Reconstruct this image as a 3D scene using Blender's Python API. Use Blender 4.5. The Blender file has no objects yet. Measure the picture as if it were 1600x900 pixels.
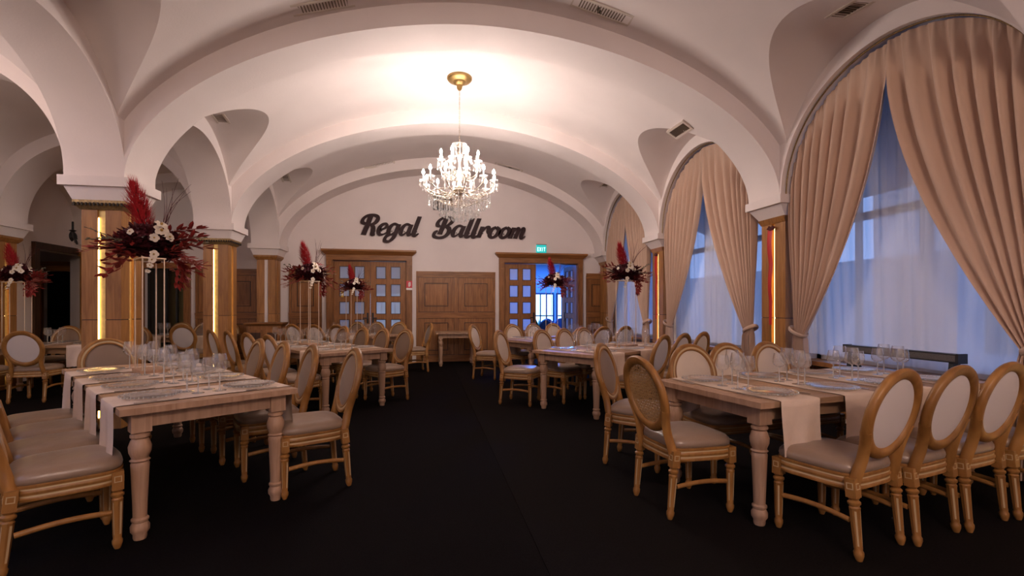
import bpy, math, random
from math import sin, cos, pi, radians, sqrt, atan2
from mathutils import Vector, Matrix

# ------------------------------------------------------------------ camera, world, exposure
scene = bpy.context.scene
FPX = 750.0                      # focal length in pixels of the 1600 px wide frame
YAW = math.atan(134.0 / FPX)     # the camera looks a little to the right of the hall's axis
EYE = 1.32
cam_data = bpy.data.cameras.new('camera')
cam_data.sensor_width = 36.0
cam_data.lens = FPX / 1600.0 * 36.0
cam_data.shift_y = 31.0 / 1600.0
cam_data.clip_start = 0.05
cam = bpy.data.objects.new('camera', cam_data)
scene.collection.objects.link(cam)
cam.location = (0, 0, EYE)
cam.rotation_euler = (pi / 2, 0, -YAW)
scene.camera = cam

world = bpy.data.worlds.new('evening_sky')
scene.world = world
world.use_nodes = True
wbg = world.node_tree.nodes['Background']
wbg.inputs[0].default_value = (0.26, 0.41, 0.82, 1)
wbg.inputs[1].default_value = 3.2

scene.view_settings.view_transform = 'Standard'
scene.view_settings.look = 'None'
scene.view_settings.gamma = 1.0
scene.view_settings.use_curve_mapping = False
scene.view_settings.exposure = 0.0
scene.cycles.max_bounces = 8
scene.cycles.transparent_max_bounces = 24
scene.cycles.caustics_reflective = False
scene.cycles.caustics_refractive = False

BULB = 540.0          # emission strength of the chandelier candles
LED = 9.0             # emission strength of the column light strips

random.seed(7)
col = scene.collection

# ------------------------------------------------------------------ materials
def new_mat(name):
    m = bpy.data.materials.new(name)
    m.use_nodes = True
    nt = m.node_tree
    b = nt.nodes['Principled BSDF']
    return m, nt, b

def mat_plain(name, rgb, rough=0.5, metal=0.0, spec=0.5, noise=0.0, nscale=8.0, bump=0.0, bscale=60.0, sheen=0.0):
    m, nt, b = new_mat(name)
    b.inputs['Base Color'].default_value = (*rgb, 1)
    b.inputs['Roughness'].default_value = rough
    b.inputs['Metallic'].default_value = metal
    b.inputs['Specular IOR Level'].default_value = spec
    if sheen:
        b.inputs['Sheen Weight'].default_value = sheen
        b.inputs['Sheen Roughness'].default_value = 0.4
    tc = None
    if noise or bump:
        tc = nt.nodes.new('ShaderNodeTexCoord')
    if noise:
        n = nt.nodes.new('ShaderNodeTexNoise')
        n.inputs['Scale'].default_value = nscale
        n.inputs['Detail'].default_value = 5
        nt.links.new(tc.outputs['Object'], n.inputs['Vector'])
        r = nt.nodes.new('ShaderNodeValToRGB')
        lo = [c * (1 - noise) for c in rgb]; hi = [min(1, c * (1 + noise)) for c in rgb]
        r.color_ramp.elements[0].position = 0.3; r.color_ramp.elements[1].position = 0.7
        r.color_ramp.elements[0].color = (*lo, 1); r.color_ramp.elements[1].color = (*hi, 1)
        nt.links.new(n.outputs['Fac'], r.inputs['Fac'])
        nt.links.new(r.outputs['Color'], b.inputs['Base Color'])
    if bump:
        n2 = nt.nodes.new('ShaderNodeTexNoise')
        n2.inputs['Scale'].default_value = bscale
        n2.inputs['Detail'].default_value = 4
        nt.links.new(tc.outputs['Object'], n2.inputs['Vector'])
        bp = nt.nodes.new('ShaderNodeBump')
        bp.inputs['Strength'].default_value = bump
        bp.inputs['Distance'].default_value = 0.01
        nt.links.new(n2.outputs['Fac'], bp.inputs['Height'])
        nt.links.new(bp.outputs['Normal'], b.inputs['Normal'])
    return m

def mat_wood(name, dark, light, rough=0.45, scale=(18, 18, 1.6), bump=0.08):
    """grain runs along the object's z axis unless another scale is given"""
    m, nt, b = new_mat(name)
    tc = nt.nodes.new('ShaderNodeTexCoord')
    mp = nt.nodes.new('ShaderNodeMapping')
    mp.inputs['Scale'].default_value = scale
    nt.links.new(tc.outputs['Object'], mp.inputs['Vector'])
    n = nt.nodes.new('ShaderNodeTexNoise')
    n.inputs['Scale'].default_value = 1.6
    n.inputs['Detail'].default_value = 7
    n.inputs['Distortion'].default_value = 0.8
    nt.links.new(mp.outputs['Vector'], n.inputs['Vector'])
    oi = nt.nodes.new('ShaderNodeObjectInfo')
    r = nt.nodes.new('ShaderNodeValToRGB')
    r.color_ramp.elements[0].position = 0.28; r.color_ramp.elements[1].position = 0.72
    r.color_ramp.elements[0].color = (*dark, 1); r.color_ramp.elements[1].color = (*light, 1)
    nt.links.new(n.outputs['Fac'], r.inputs['Fac'])
    hs = nt.nodes.new('ShaderNodeHueSaturation')
    mr = nt.nodes.new('ShaderNodeMapRange')
    mr.inputs['To Min'].default_value = 0.85; mr.inputs['To Max'].default_value = 1.12
    nt.links.new(oi.outputs['Random'], mr.inputs['Value'])
    nt.links.new(mr.outputs['Result'], hs.inputs['Value'])
    nt.links.new(r.outputs['Color'], hs.inputs['Color'])
    nt.links.new(hs.outputs['Color'], b.inputs['Base Color'])
    b.inputs['Roughness'].default_value = rough
    b.inputs['Specular IOR Level'].default_value = 0.4
    bp = nt.nodes.new('ShaderNodeBump')
    bp.inputs['Strength'].default_value = bump
    bp.inputs['Distance'].default_value = 0.004
    nt.links.new(n.outputs['Fac'], bp.inputs['Height'])
    nt.links.new(bp.outputs['Normal'], b.inputs['Normal'])
    return m

def mat_emit(name, rgb, strength):
    m, nt, b = new_mat(name)
    b.inputs['Base Color'].default_value = (*rgb, 1)
    b.inputs['Emission Color'].default_value = (*rgb, 1)
    b.inputs['Emission Strength'].default_value = strength
    return m

def mat_thin_glass(name, tint=(1, 1, 1), ior=1.45, gain=1.0, rough=0.02, base=0.0, veil=0.0):
    """thin clear glass: transparent with fresnel reflections"""
    m, nt, b = new_mat(name)
    nt.nodes.remove(b)
    out = nt.nodes['Material Output']
    tr = nt.nodes.new('ShaderNodeBsdfTransparent'); tr.inputs[0].default_value = (*tint, 1)
    gl = nt.nodes.new('ShaderNodeBsdfGlossy'); gl.inputs['Roughness'].default_value = rough
    lw = nt.nodes.new('ShaderNodeLayerWeight'); lw.inputs['Blend'].default_value = 0.5
    fr = nt.nodes.new('ShaderNodeMath'); fr.operation = 'POWER'; fr.inputs[1].default_value = 3.5
    nt.links.new(lw.outputs['Facing'], fr.inputs[0])
    base = base + ((ior - 1) / (ior + 1)) ** 2
    ma = nt.nodes.new('ShaderNodeMath'); ma.operation = 'MULTIPLY_ADD'
    ma.inputs[1].default_value = gain; ma.inputs[2].default_value = base; ma.use_clamp = True
    nt.links.new(fr.outputs[0], ma.inputs[0])
    mx = nt.nodes.new('ShaderNodeMixShader')
    nt.links.new(ma.outputs[0], mx.inputs[0])
    nt.links.new(tr.outputs[0], mx.inputs[1]); nt.links.new(gl.outputs[0], mx.inputs[2])
    if veil:
        df = nt.nodes.new('ShaderNodeBsdfDiffuse'); df.inputs[0].default_value = (0.9, 0.9, 0.9, 1)
        tl = nt.nodes.new('ShaderNodeBsdfTranslucent'); tl.inputs[0].default_value = (0.9, 0.9, 0.9, 1)
        dm = nt.nodes.new('ShaderNodeMixShader'); dm.inputs[0].default_value = 0.5
        nt.links.new(df.outputs[0], dm.inputs[1]); nt.links.new(tl.outputs[0], dm.inputs[2])
        vm = nt.nodes.new('ShaderNodeMixShader'); vm.inputs[0].default_value = veil
        nt.links.new(tr.outputs[0], vm.inputs[1]); nt.links.new(dm.outputs[0], vm.inputs[2])
        nt.links.new(vm.outputs[0], mx.inputs[1])
    nt.links.new(mx.outputs[0], out.inputs['Surface'])
    return m

def mat_sheer(name, rgb, see, transl):
    m, nt, b = new_mat(name)
    nt.nodes.remove(b)
    out = nt.nodes['Material Output']
    tr = nt.nodes.new('ShaderNodeBsdfTransparent')
    tl = nt.nodes.new('ShaderNodeBsdfTranslucent'); tl.inputs[0].default_value = (*rgb, 1)
    df = nt.nodes.new('ShaderNodeBsdfDiffuse'); df.inputs[0].default_value = (*rgb, 1)
    m1 = nt.nodes.new('ShaderNodeMixShader'); m1.inputs[0].default_value = transl
    nt.links.new(df.outputs[0], m1.inputs[1]); nt.links.new(tl.outputs[0], m1.inputs[2])
    m2 = nt.nodes.new('ShaderNodeMixShader'); m2.inputs[0].default_value = see
    nt.links.new(m1.outputs[0], m2.inputs[1]); nt.links.new(tr.outputs[0], m2.inputs[2])
    nt.links.new(m2.outputs[0], out.inputs['Surface'])
    return m

M = {}
M['plaster'] = mat_plain('white_plaster', (0.80, 0.715, 0.69), 0.85, spec=0.2, noise=0.03, nscale=1.5, bump=0.12, bscale=45)
M['wallpaint'] = mat_plain('white_wall_paint', (0.79, 0.705, 0.685), 0.8, spec=0.2, noise=0.02, nscale=2, bump=0.08, bscale=60)
M['carpet'] = mat_plain('black_carpet', (0.0055, 0.0040, 0.0039), 0.95, spec=0.05, noise=0.35, nscale=90, bump=0.5, bscale=220)
M['carpet_b'] = mat_plain('black_carpet_other_nap', (0.0078, 0.0060, 0.0058), 0.95, spec=0.05, noise=0.35, nscale=90, bump=0.5, bscale=220)
M['panel_wood'] = mat_wood('brown_oak_panelling', (0.185, 0.070, 0.019), (0.35, 0.148, 0.046), 0.42)
M['panel_wood_h'] = mat_wood('brown_oak_rail', (0.185, 0.070, 0.019), (0.35, 0.148, 0.046), 0.42, scale=(1.6, 18, 18))
M['panel_groove'] = mat_plain('dark_oak_groove', (0.065, 0.026, 0.010), 0.5)
M['column_wood'] = mat_wood('column_oak', (0.25, 0.105, 0.028), (0.44, 0.205, 0.062), 0.4)
M['chair_wood'] = mat_wood('honey_chair_wood', (0.225, 0.092, 0.021), (0.375, 0.175, 0.046), 0.4, scale=(9, 9, 3))
M['chair_wash'] = mat_plain('cream_wash_in_carving', (0.52, 0.37, 0.20), 0.55)
M['table_wood'] = mat_wood('pale_pine_table', (0.29, 0.160, 0.085), (0.46, 0.285, 0.170), 0.5, scale=(14, 1.4, 14))
M['table_leg'] = mat_wood('pale_pine_leg', (0.33, 0.185, 0.11), (0.48, 0.30, 0.195), 0.5)
M['satin'] = mat_plain('taupe_satin', (0.285, 0.190, 0.130), 0.33, spec=0.6, noise=0.08, nscale=5, sheen=0.2, bump=0.55, bscale=7)
M['back_satin'] = mat_plain('taupe_back_satin', (0.235, 0.155, 0.108), 0.48, spec=0.35, noise=0.05, nscale=6, sheen=0.2)
M['ivory_pad'] = mat_plain('ivory_back_satin', (0.62, 0.515, 0.42), 0.55, spec=0.3, noise=0.03, nscale=6, sheen=0.2)
M['white_cloth'] = mat_plain('white_back_linen', (0.67, 0.59, 0.55), 0.8, spec=0.2, bump=0.15, bscale=200)
M['runner'] = mat_plain('cream_runner_linen', (0.70, 0.545, 0.44), 0.85, spec=0.15, noise=0.03, nscale=20, bump=0.2, bscale=180)
M['curtain'] = mat_plain('beige_curtain_cloth', (0.56, 0.385, 0.29), 0.7, spec=0.2, sheen=0.3, noise=0.03, nscale=3)
M['sheer'] = mat_sheer('white_sheer_voile', (0.92, 0.90, 0.91), 0.22, 0.46)
M['glass'] = mat_thin_glass('clear_glass', (1, 1, 1), 1.5, 1.3, 0.02, 0.03, 0.045)
M['glass_solid'] = mat_thin_glass('clear_stem_glass', (0.97, 0.96, 0.96), 1.5, 1.3, 0.05, 0.04, 0.30)
M['plate_glass'] = mat_thin_glass('clear_plate_glass', (0.98, 0.97, 0.96), 1.45, 1.0, 0.12, 0.03, 0.22)
M['crystal'] = mat_thin_glass('chandelier_crystal', (0.92, 0.90, 0.88), 1.6, 1.6, 0.05, 0.08, 0.22)
M['window_glass'] = mat_thin_glass('window_pane', (0.95, 0.97, 1.0), 1.5, 1.0, 0.01)
M['pane'] = mat_sheer('frosted_door_pane', (0.72, 0.76, 0.82), 0.25, 0.5)
M['steel'] = mat_plain('cutlery_steel', (0.55, 0.53, 0.52), 0.25, 1.0)
M['gold'] = mat_plain('brushed_gold', (0.40, 0.26, 0.10), 0.45, 0.9, noise=0.15, nscale=12)
M['gold_panel'] = mat_plain('gold_leaf_strip', (0.80, 0.58, 0.22), 0.55, 0.5, noise=0.12, nscale=20)
M['antique'] = mat_plain('antique_gold_trim', (0.30, 0.20, 0.09), 0.5, 0.6, noise=0.4, nscale=60)
M['rod'] = mat_plain('pale_gold_rod', (0.72, 0.58, 0.44), 0.35, 0.7)
M['brass'] = mat_plain('chandelier_brass', (0.55, 0.46, 0.36), 0.3, 1.0)
M['black'] = mat_plain('black_metal', (0.012, 0.013, 0.017), 0.45)
M['blackbox'] = mat_plain('dark_void', (0.006, 0.005, 0.005), 0.9, spec=0.0)
M['grille'] = mat_plain('vent_dark_inside', (0.03, 0.02, 0.014), 0.8)
M['slat'] = mat_plain('vent_bronze_slat', (0.16, 0.11, 0.07), 0.5)
M['vent_frame'] = mat_plain('vent_cream_frame', (0.62, 0.53, 0.46), 0.6)
M['letter'] = mat_plain('dark_brown_lettering', (0.034, 0.016, 0.017), 0.6, spec=0.25)
M['red'] = mat_plain('red_pampas', (0.45, 0.012, 0.020), 0.8)
M['red_leaf'] = mat_plain('rust_red_leaf', (0.26, 0.022, 0.018), 0.6, noise=0.3, nscale=6)
M['pink_leaf'] = mat_plain('dusty_rose_leaf', (0.42, 0.13, 0.10), 0.7, noise=0.2, nscale=6)
M['burgundy'] = mat_plain('burgundy_rose', (0.075, 0.006, 0.012), 0.6)
M['orchid'] = mat_plain('ivory_orchid', (0.74, 0.65, 0.54), 0.6)
M['orchid_eye'] = mat_plain('orchid_heart', (0.50, 0.30, 0.08), 0.6)
M['sage'] = mat_plain('sage_leaf', (0.22, 0.20, 0.14), 0.7)
M['twig'] = mat_plain('burgundy_twig', (0.09, 0.012, 0.016), 0.6)
M['ribbon'] = mat_plain('red_ribbon', (0.50, 0.012, 0.012), 0.5)
M['signred'] = mat_plain('red_sign', (0.62, 0.035, 0.05), 0.45)
M['signwhite'] = mat_plain('white_sign', (0.80, 0.74, 0.72), 0.5)
M['signyellow'] = mat_plain('yellow_tag', (0.65, 0.42, 0.04), 0.5)
M['bulb'] = mat_emit('warm_white_bulb', (1.0, 0.85, 0.77), BULB)
M['bulb_dim'] = mat_emit('dimmed_bulb', (1.0, 0.76, 0.60), BULB * 1.4)
M['bulb_low'] = mat_emit('low_bulb', (1.0, 0.80, 0.70), BULB * 0.26)
M['candle'] = mat_plain('ivory_candle_sleeve', (0.85, 0.78, 0.68), 0.4)
M['led'] = mat_emit('warm_led_strip', (1.0, 0.70, 0.27), LED)
M['exit'] = mat_emit('teal_exit_light', (0.01, 0.42, 0.42), 0.9)
M['exit_txt'] = mat_emit('exit_letters', (0.75, 1.0, 0.95), 1.2)
M['annex_window'] = mat_emit('bright_daylit_window', (0.50, 0.74, 1.0), 2.2)
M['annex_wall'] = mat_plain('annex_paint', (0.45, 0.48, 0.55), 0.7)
M['shelf'] = mat_plain('white_shelf', (0.75, 0.78, 0.85), 0.5)
M['navy'] = mat_plain('navy_chair', (0.02, 0.03, 0.08), 0.6)
M['leaf'] = mat_plain('green_leaf', (0.04, 0.14, 0.05), 0.6)
M['asphalt'] = mat_plain('pavement', (0.20, 0.20, 0.22), 0.9, noise=0.2, nscale=3)
M['facade'] = mat_plain('grey_facade', (0.34, 0.36, 0.42), 0.9, noise=0.1, nscale=1)
M['shopglow'] = mat_emit('lit_shop_window', (1.0, 0.95, 0.85), 5.0)
M['dark_wood'] = mat_wood('dark_door_wood', (0.035, 0.014, 0.007), (0.085, 0.036, 0.016), 0.5)

# ------------------------------------------------------------------ mesh helpers
class MB:
    def __init__(self):
        self.v = []; self.f = []; self.m = []
    def add(self, verts, faces, mi=0):
        o = len(self.v)
        self.v += [tuple(p) for p in verts]
        for f in faces:
            self.f.append(tuple(i + o for i in f)); self.m.append(mi)
        return self
    def box(self, x0, x1, y0, y1, z0, z1, mi=0, mat=None):
        vs = [(x, y, z) for z in (z0, z1) for y in (y0, y1) for x in (x0, x1)]
        if mat is not None:
            vs = [tuple(mat @ Vector(p)) for p in vs]
        return self.add(vs, [(0, 2, 3, 1), (4, 5, 7, 6), (0, 1, 5, 4), (2, 6, 7, 3), (0, 4, 6, 2), (1, 3, 7, 5)], mi)
    def frustum(self, a, z0, b, z1, mi=0):
        """a, b = (x0,x1,y0,y1) rectangles at z0 and z1"""
        vs = [(a[0], a[2], z0), (a[1], a[2], z0), (a[0], a[3], z0), (a[1], a[3], z0),
              (b[0], b[2], z1), (b[1], b[2], z1), (b[0], b[3], z1), (b[1], b[3], z1)]
        return self.add(vs, [(0, 2, 3, 1), (4, 5, 7, 6), (0, 1, 5, 4), (2, 6, 7, 3), (0, 4, 6, 2), (1, 3, 7, 5)], mi)
    def lathe(self, prof, seg=16, c=(0, 0, 0), mi=0, fn=None, mat=None, cap=True):
        """prof = [(r, z), ...] turned about z; fn(r, z, k) may change the radius"""
        n = len(prof); vs = []
        for (r, z) in prof:
            for k in range(seg):
                a = 2 * pi * k / seg
                rr = fn(r, z, k) if fn else r
                p = Vector((c[0] + rr * cos(a), c[1] + rr * sin(a), c[2] + z))
                vs.append(tuple(mat @ p) if mat is not None else tuple(p))
        fs = []
        for i in range(n - 1):
            for k in range(seg):
                k2 = (k + 1) % seg
                fs.append((i * seg + k, i * seg + k2, (i + 1) * seg + k2, (i + 1) * seg + k))
        if cap:
            fs.append(tuple(reversed(range(seg))))
            fs.append(tuple((n - 1) * seg + k for k in range(seg)))
        return self.add(vs, fs, mi)
    def tube(self, pts, r, seg=8, mi=0, closed=False, flat=1.0):
        pts = [Vector(p) for p in pts]; n = len(pts)
        rs = r if isinstance(r, (list, tuple)) else [r] * n
        vs = []
        t0 = (pts[1] - pts[0]).normalized()
        ref = Vector((0, 0, 1)) if abs(t0.z) < 0.9 else Vector((1, 0, 0))
        nrm = (ref - t0 * ref.dot(t0)).normalized()
        for i in range(n):
            if closed:
                t = (pts[(i + 1) % n] - pts[i - 1]).normalized()
            else:
                t = (pts[min(i + 1, n - 1)] - pts[max(i - 1, 0)]).normalized()
            nrm = (nrm - t * nrm.dot(t))
            nrm = nrm.normalized() if nrm.length > 1e-6 else t.orthogonal().normalized()
            b = t.cross(nrm)
            for k in range(seg):
                a = 2 * pi * k / seg
                vs.append(pts[i] + (nrm * cos(a) * flat + b * sin(a)) * rs[i])
        fs = []
        last = n if closed else n - 1
        for i in range(last):
            j = (i + 1) % n
            for k in range(seg):
                k2 = (k + 1) % seg
                fs.append((i * seg + k, i * seg + k2, j * seg + k2, j * seg + k))
        if not closed:
            fs.append(tuple(reversed(range(seg))))
            fs.append(tuple((n - 1) * seg + k for k in range(seg)))
        return self.add(vs, fs, mi)
    def grid(self, P, mi=0, closed_u=False):
        """P[i][j] points"""
        ni = len(P); nj = len(P[0]); vs = [p for r in P for p in r]; fs = []
        for i in range(ni if closed_u else ni - 1):
            i2 = (i + 1) % ni
            for j in range(nj - 1):
                fs.append((i * nj + j, i2 * nj + j, i2 * nj + j + 1, i * nj + j + 1))
        return self.add(vs, fs, mi)
    def prism(self, poly, h, mat, mi=0):
        """polygon in the xy plane extruded 0..h, then placed with mat"""
        n = len(poly)
        vs = [mat @ Vector((x, y, 0)) for x, y in poly] + [mat @ Vector((x, y, h)) for x, y in poly]
        fs = [tuple(reversed(range(n))), tuple(range(n, 2 * n))]
        fs += [(k, (k + 1) % n, n + (k + 1) % n, n + k) for k in range(n)]
        return self.add(vs, fs, mi)
    def mesh(self, name, mats, smooth=None):
        me = bpy.data.meshes.new(name)
        me.from_pydata(self.v, [], self.f)
        for m in (mats if isinstance(mats, (list, tuple)) else [mats]):
            me.materials.append(M[m] if isinstance(m, str) else m)
        if any(self.m):
            me.polygons.foreach_set('material_index', self.m)
        if smooth is not None:
            me.polygons.foreach_set('use_smooth', [True] * len(self.f))
            me.update()
            if smooth < 179:
                me.set_sharp_from_angle(angle=radians(smooth))
        me.update()
        return me
    def build(self, name, mats, parent=None, smooth=None, loc=None):
        return link(name, self.mesh(name, mats, smooth), parent, loc)

def link(name, me, parent=None, loc=None, rot=None):
    o = bpy.data.objects.new(name, me)
    col.objects.link(o)
    if parent is not None:
        o.parent = parent
    if loc is not None:
        o.location = loc
    if rot is not None:
        o.rotation_euler = rot
    return o

def tag(o, label, cat, group=None):
    o['label'] = label; o['category'] = cat
    if group:
        o['group'] = group
    return o

def struct(o):
    o['kind'] = 'structure'
    return o

def empty(name, loc=(0, 0, 0), rz=0.0):
    o = bpy.data.objects.new(name, None)
    o.empty_display_size = 0.1
    col.objects.link(o)
    o.location = loc; o.rotation_euler = (0, 0, rz)
    return o

def kids(o):
    return [c for c in col.objects if c.parent == o]

class Proto:
    """a thing described as (name, mesh, children) parts so that copies share mesh data"""
    def __init__(self, name):
        self.name = name; self.parts = []
    def part(self, name, me, loc=None, rot=None, sub=None, scale=None, label=None):
        self.parts.append((name, me, loc, rot, sub or [], scale, label))
    def place(self, loc, rz, label, cat, group=None, scale=1.0, skip=()):
        r = empty(self.name, loc, rz)
        if scale != 1.0:
            r.scale = (scale,) * 3
        tag(r, label, cat, group)
        for (n, me, l, ro, sub, sc, lb) in self.parts:
            if n in skip:
                continue
            o = link(n, me, r, l, ro)
            if sc: o.scale = sc
            if lb: o['label'] = lb
            for (n2, me2, l2, ro2) in sub:
                link(n2, me2, o, l2, ro2)
        return r

def rotz(a): return Matrix.Rotation(a, 4, 'Z')
def lerp(a, b, t): return a + (b - a) * t

def catmull(pts, n=6):
    pts = [Vector(p) for p in pts]; out = []
    for i in range(len(pts) - 1):
        p0 = pts[max(i - 1, 0)]; p1 = pts[i]; p2 = pts[i + 1]; p3 = pts[min(i + 2, len(pts) - 1)]
        for k in range(n):
            t = k / n
            out.append(0.5 * ((2 * p1) + (p2 - p0) * t + (2 * p0 - 5 * p1 + 4 * p2 - p3) * t * t + (3 * p1 - p0 - 3 * p2 + p3) * t ** 3))
    out.append(pts[-1])
    return out

# ------------------------------------------------------------------ the hall: rows of columns
ZS = 2.72                                     # springing height, top of the capitals
ROW = {-2: (-3.2, -4.2), -1: (0.0, -0.9), 0: (3.05, 2.34), 1: (6.11, 5.54), 2: (8.98, 8.70), 3: (11.62, 11.62)}
XL0, XR0 = -3.475, 4.60                       # where the row's left and right y are given
HT = 0.29                                     # half thickness of arches and piers
YB = 11.93                                    # back wall
YF = -4.5                                     # wall behind the camera
def row_y(r, x):
    a, b = ROW[r]
    return a + (b - a) * (x - XL0) / (XR0 - XL0)

class Vault:
    def __init__(s, xl, xr, rise, off, p, lun):
        s.xl, s.xr, s.rise, s.off, s.p, s.lun = xl, xr, rise, off, p, lun
        s.xc = (xl + xr) / 2; s.a = (xr - xl) / 2
    def soffit(s, x):
        u = min(1.0, abs(x - s.xc) / s.a)
        return ZS + s.rise * max(0.0, 1 - u ** s.p) ** (1 / s.p)
    def barrel(s, x):
        u = min(1.0, abs(x - s.xc) / (s.a + 0.22))
        return ZS + (s.rise + s.off) * max(0.0, 1 - u ** s.p) ** (1 / s.p)
    def lunette(s, t):
        e = min(1.0, abs(2 * t - 1))
        return ZS + s.lun * sqrt(max(0.0, 1 - e * e))
    def crease(s, zl):
        h = max(0.0, (zl - ZS) / (s.rise + s.off))
        if h >= 1: return 0.0
        return min(s.a, (s.a + 0.22) * (1 - h ** s.p) ** (1 / s.p))
    def ceil_z(s, x, y, r):
        y0 = row_y(r, x) + HT; y1 = row_y(r + 1, x) - HT
        if y < y0 or y > y1: return s.soffit(x)
        return max(s.barrel(x), s.lunette((y - y0) / (y1 - y0)))

NAVE = Vault(-3.19, 4.31, 1.87, 0.25, 1.85, 1.40)
AISLE = Vault(-6.60, -3.77, 1.28, 0.20, 2.0, 1.32)

def vault_bay(V, r):
    mb = MB(); nt = 64
    parts = [[], [], []]
    for i in range(nt + 1):
        t = i / nt
        zl = V.lunette(t); d = V.crease(zl)
        xa, xb = V.xc - d, V.xc + d
        def pt(x, z):
            y0 = row_y(r, x) + HT - 0.004; y1 = row_y(r + 1, x) - HT + 0.004
            return (x, lerp(y0, y1, t), z)
        zl = max(zl, V.barrel(V.xl)) if d >= V.a - 1e-6 else zl
        parts[0].append([pt(lerp(V.xl - 0.03, xa, k / 4), zl) for k in range(5)])
        mid = []
        for k in range(57):
            x = V.xc - d * cos(pi * k / 56)
            mid.append(pt(x, V.barrel(x)))
        parts[1].append(mid)
        parts[2].append([pt(lerp(xb, V.xr + 0.03, k / 4), zl) for k in range(5)])
    for P in parts:
        mb.grid(P)
    return struct(mb.build('ceiling', 'plaster', None, 40))

def cross_arch(V, r):
    mb = MB(); n = 72; top = ZS + V.rise + V.off + 0.25
    lo0, lo1, hi0, hi1 = [], [], [], []
    for k in range(n + 1):
        x = V.xc - V.a * cos(pi * k / n)
        y = row_y(r, x); z = V.soffit(x)
        lo0.append((x, y - HT, z)); lo1.append((x, y + HT, z))
        hi0.append((x, y - HT, top)); hi1.append((x, y + HT, top))
    mb.grid([lo0, lo1]); mb.grid([hi0, lo0]); mb.grid([lo1, hi1])
    return struct(mb.build('ceiling', 'plaster', None, 40))

def arcade(name, xin, xout, x_row, rows, rise, top=5.0, mat='plaster', smat=None):
    """longitudinal wall on the columns with an arched opening in every bay"""
    mb = MB()
    for q, r in enumerate(rows):
        y = row_y(r, x_row)
        y0 = y - HT if q > 0 else y - HT
        y1 = y + HT
        mb.box(xin, xout, y0, y1, ZS, top)
        if q + 1 < len(rows):
            ya, yb = y1, row_y(rows[q + 1], x_row) - HT
            yc = (ya + yb) / 2; R = (yb - ya) / 2; n = 40
            A, B, C, D = [], [], [], []
            for k in range(n + 1):
                yy = yc - R * cos(pi * k / n); z = ZS + rise * sin(pi * k / n)
                A.append((xin, yy, z)); B.append((xout, yy, z)); C.append((xin, yy, top)); D.append((xout, yy, top))
            mb.grid([A, B]); mb.grid([C, A]); mb.grid([B, D])
    return struct(mb.build(name, mat, None, 40))

for r in (-2, -1, 0, 1, 2):
    vault_bay(NAVE, r)
for r in (-1, 0, 1, 2, 3):
    cross_arch(NAVE, r)
for r in (0, 1, 2):
    vault_bay(AISLE, r)
for r in (0, 1, 2, 3):
    cross_arch(AISLE, r)
arcade('wall_arcade', -3.19, -3.77, XL0, (-2, -1, 0, 1, 2, 3), 1.15)
arcade('wall_outer_arcade', -6.60, -7.12, -6.86, (-1, 0, 1, 2, 3), 1.15)
RISE_R = 1.22
arcade('wall_right', 4.31, 4.95, XR0, (-2, -1, 0, 1, 2, 3), RISE_R)

def panel_wall(name, axis, at0, at1, u0, u1, z0, z1, holes, mat):
    """upright wall slab: axis 'y' lies in the xz plane, 'x' in the yz plane; holes are (u0,u1,z0,z1)"""
    us = sorted({u0, u1, *[h[0] for h in holes], *[h[1] for h in holes]})
    zs = sorted({z0, z1, *[h[2] for h in holes], *[h[3] for h in holes]})
    mb = MB()
    for i in range(len(us) - 1):
        for j in range(len(zs) - 1):
            uc, zc = (us[i] + us[i + 1]) / 2, (zs[j] + zs[j + 1]) / 2
            if any(h[0] < uc < h[1] and h[2] < zc < h[3] for h in holes):
                continue
            if axis == 'y':
                mb.box(us[i], us[i + 1], at0, at1, zs[j], zs[j + 1])
            else:
                mb.box(at0, at1, us[i], us[i + 1], zs[j], zs[j + 1])
    return struct(mb.build(name, mat))

DL = (-2.18, -0.47, 2.455)       # left double door opening x0, x1, top
DR = (1.93, 3.84, 2.455)         # right double door opening
DA = (-6.15, -5.35, 2.20)        # dark glazed door of the side aisle
panel_wall('wall_back', 'y', YB, YB + 0.22, -7.6, 5.2, 0, 5.0,
           [(DL[0], DL[1], 0, DL[2]), (DR[0], DR[1], 0, DR[2]), (DA[0], DA[1], 0, DA[2])], 'wallpaint')
SD = (10.32, 11.72, 2.42)        # opening in the outer left wall
panel_wall('wall_left', 'x', -7.34, -7.12, YF, YB, 0, 5.0, [(SD[0], SD[1], 0, SD[2])], 'wallpaint')
panel_wall('wall_front', 'y', YF - 0.2, YF, -7.6, 5.2, 0, 5.2, [], 'wallpaint')

# floor: slab with two widths of carpet meeting in a seam along the aisle
fl = struct(MB().box(-9.6, 6.7, YF - 0.2, 17.2, -0.12, -0.012).build('floor', 'blackbox'))
MB().box(-9.6, 0.60, YF - 0.2, YB + 0.22, -0.012, 0).build('carpet_width', 'carpet', fl)
MB().box(0.603, 5.2, YF - 0.2, YB + 0.22, -0.012, 0).build('carpet_width', 'carpet_b', fl)

# ------------------------------------------------------------------ right wall: pilasters, sills, windows
WIN = [(0, 1), (1, 2), (2, 3)]
def bay_r(r):
    return row_y(r, XR0) + HT, row_y(r + 1, XR0) - HT
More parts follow.
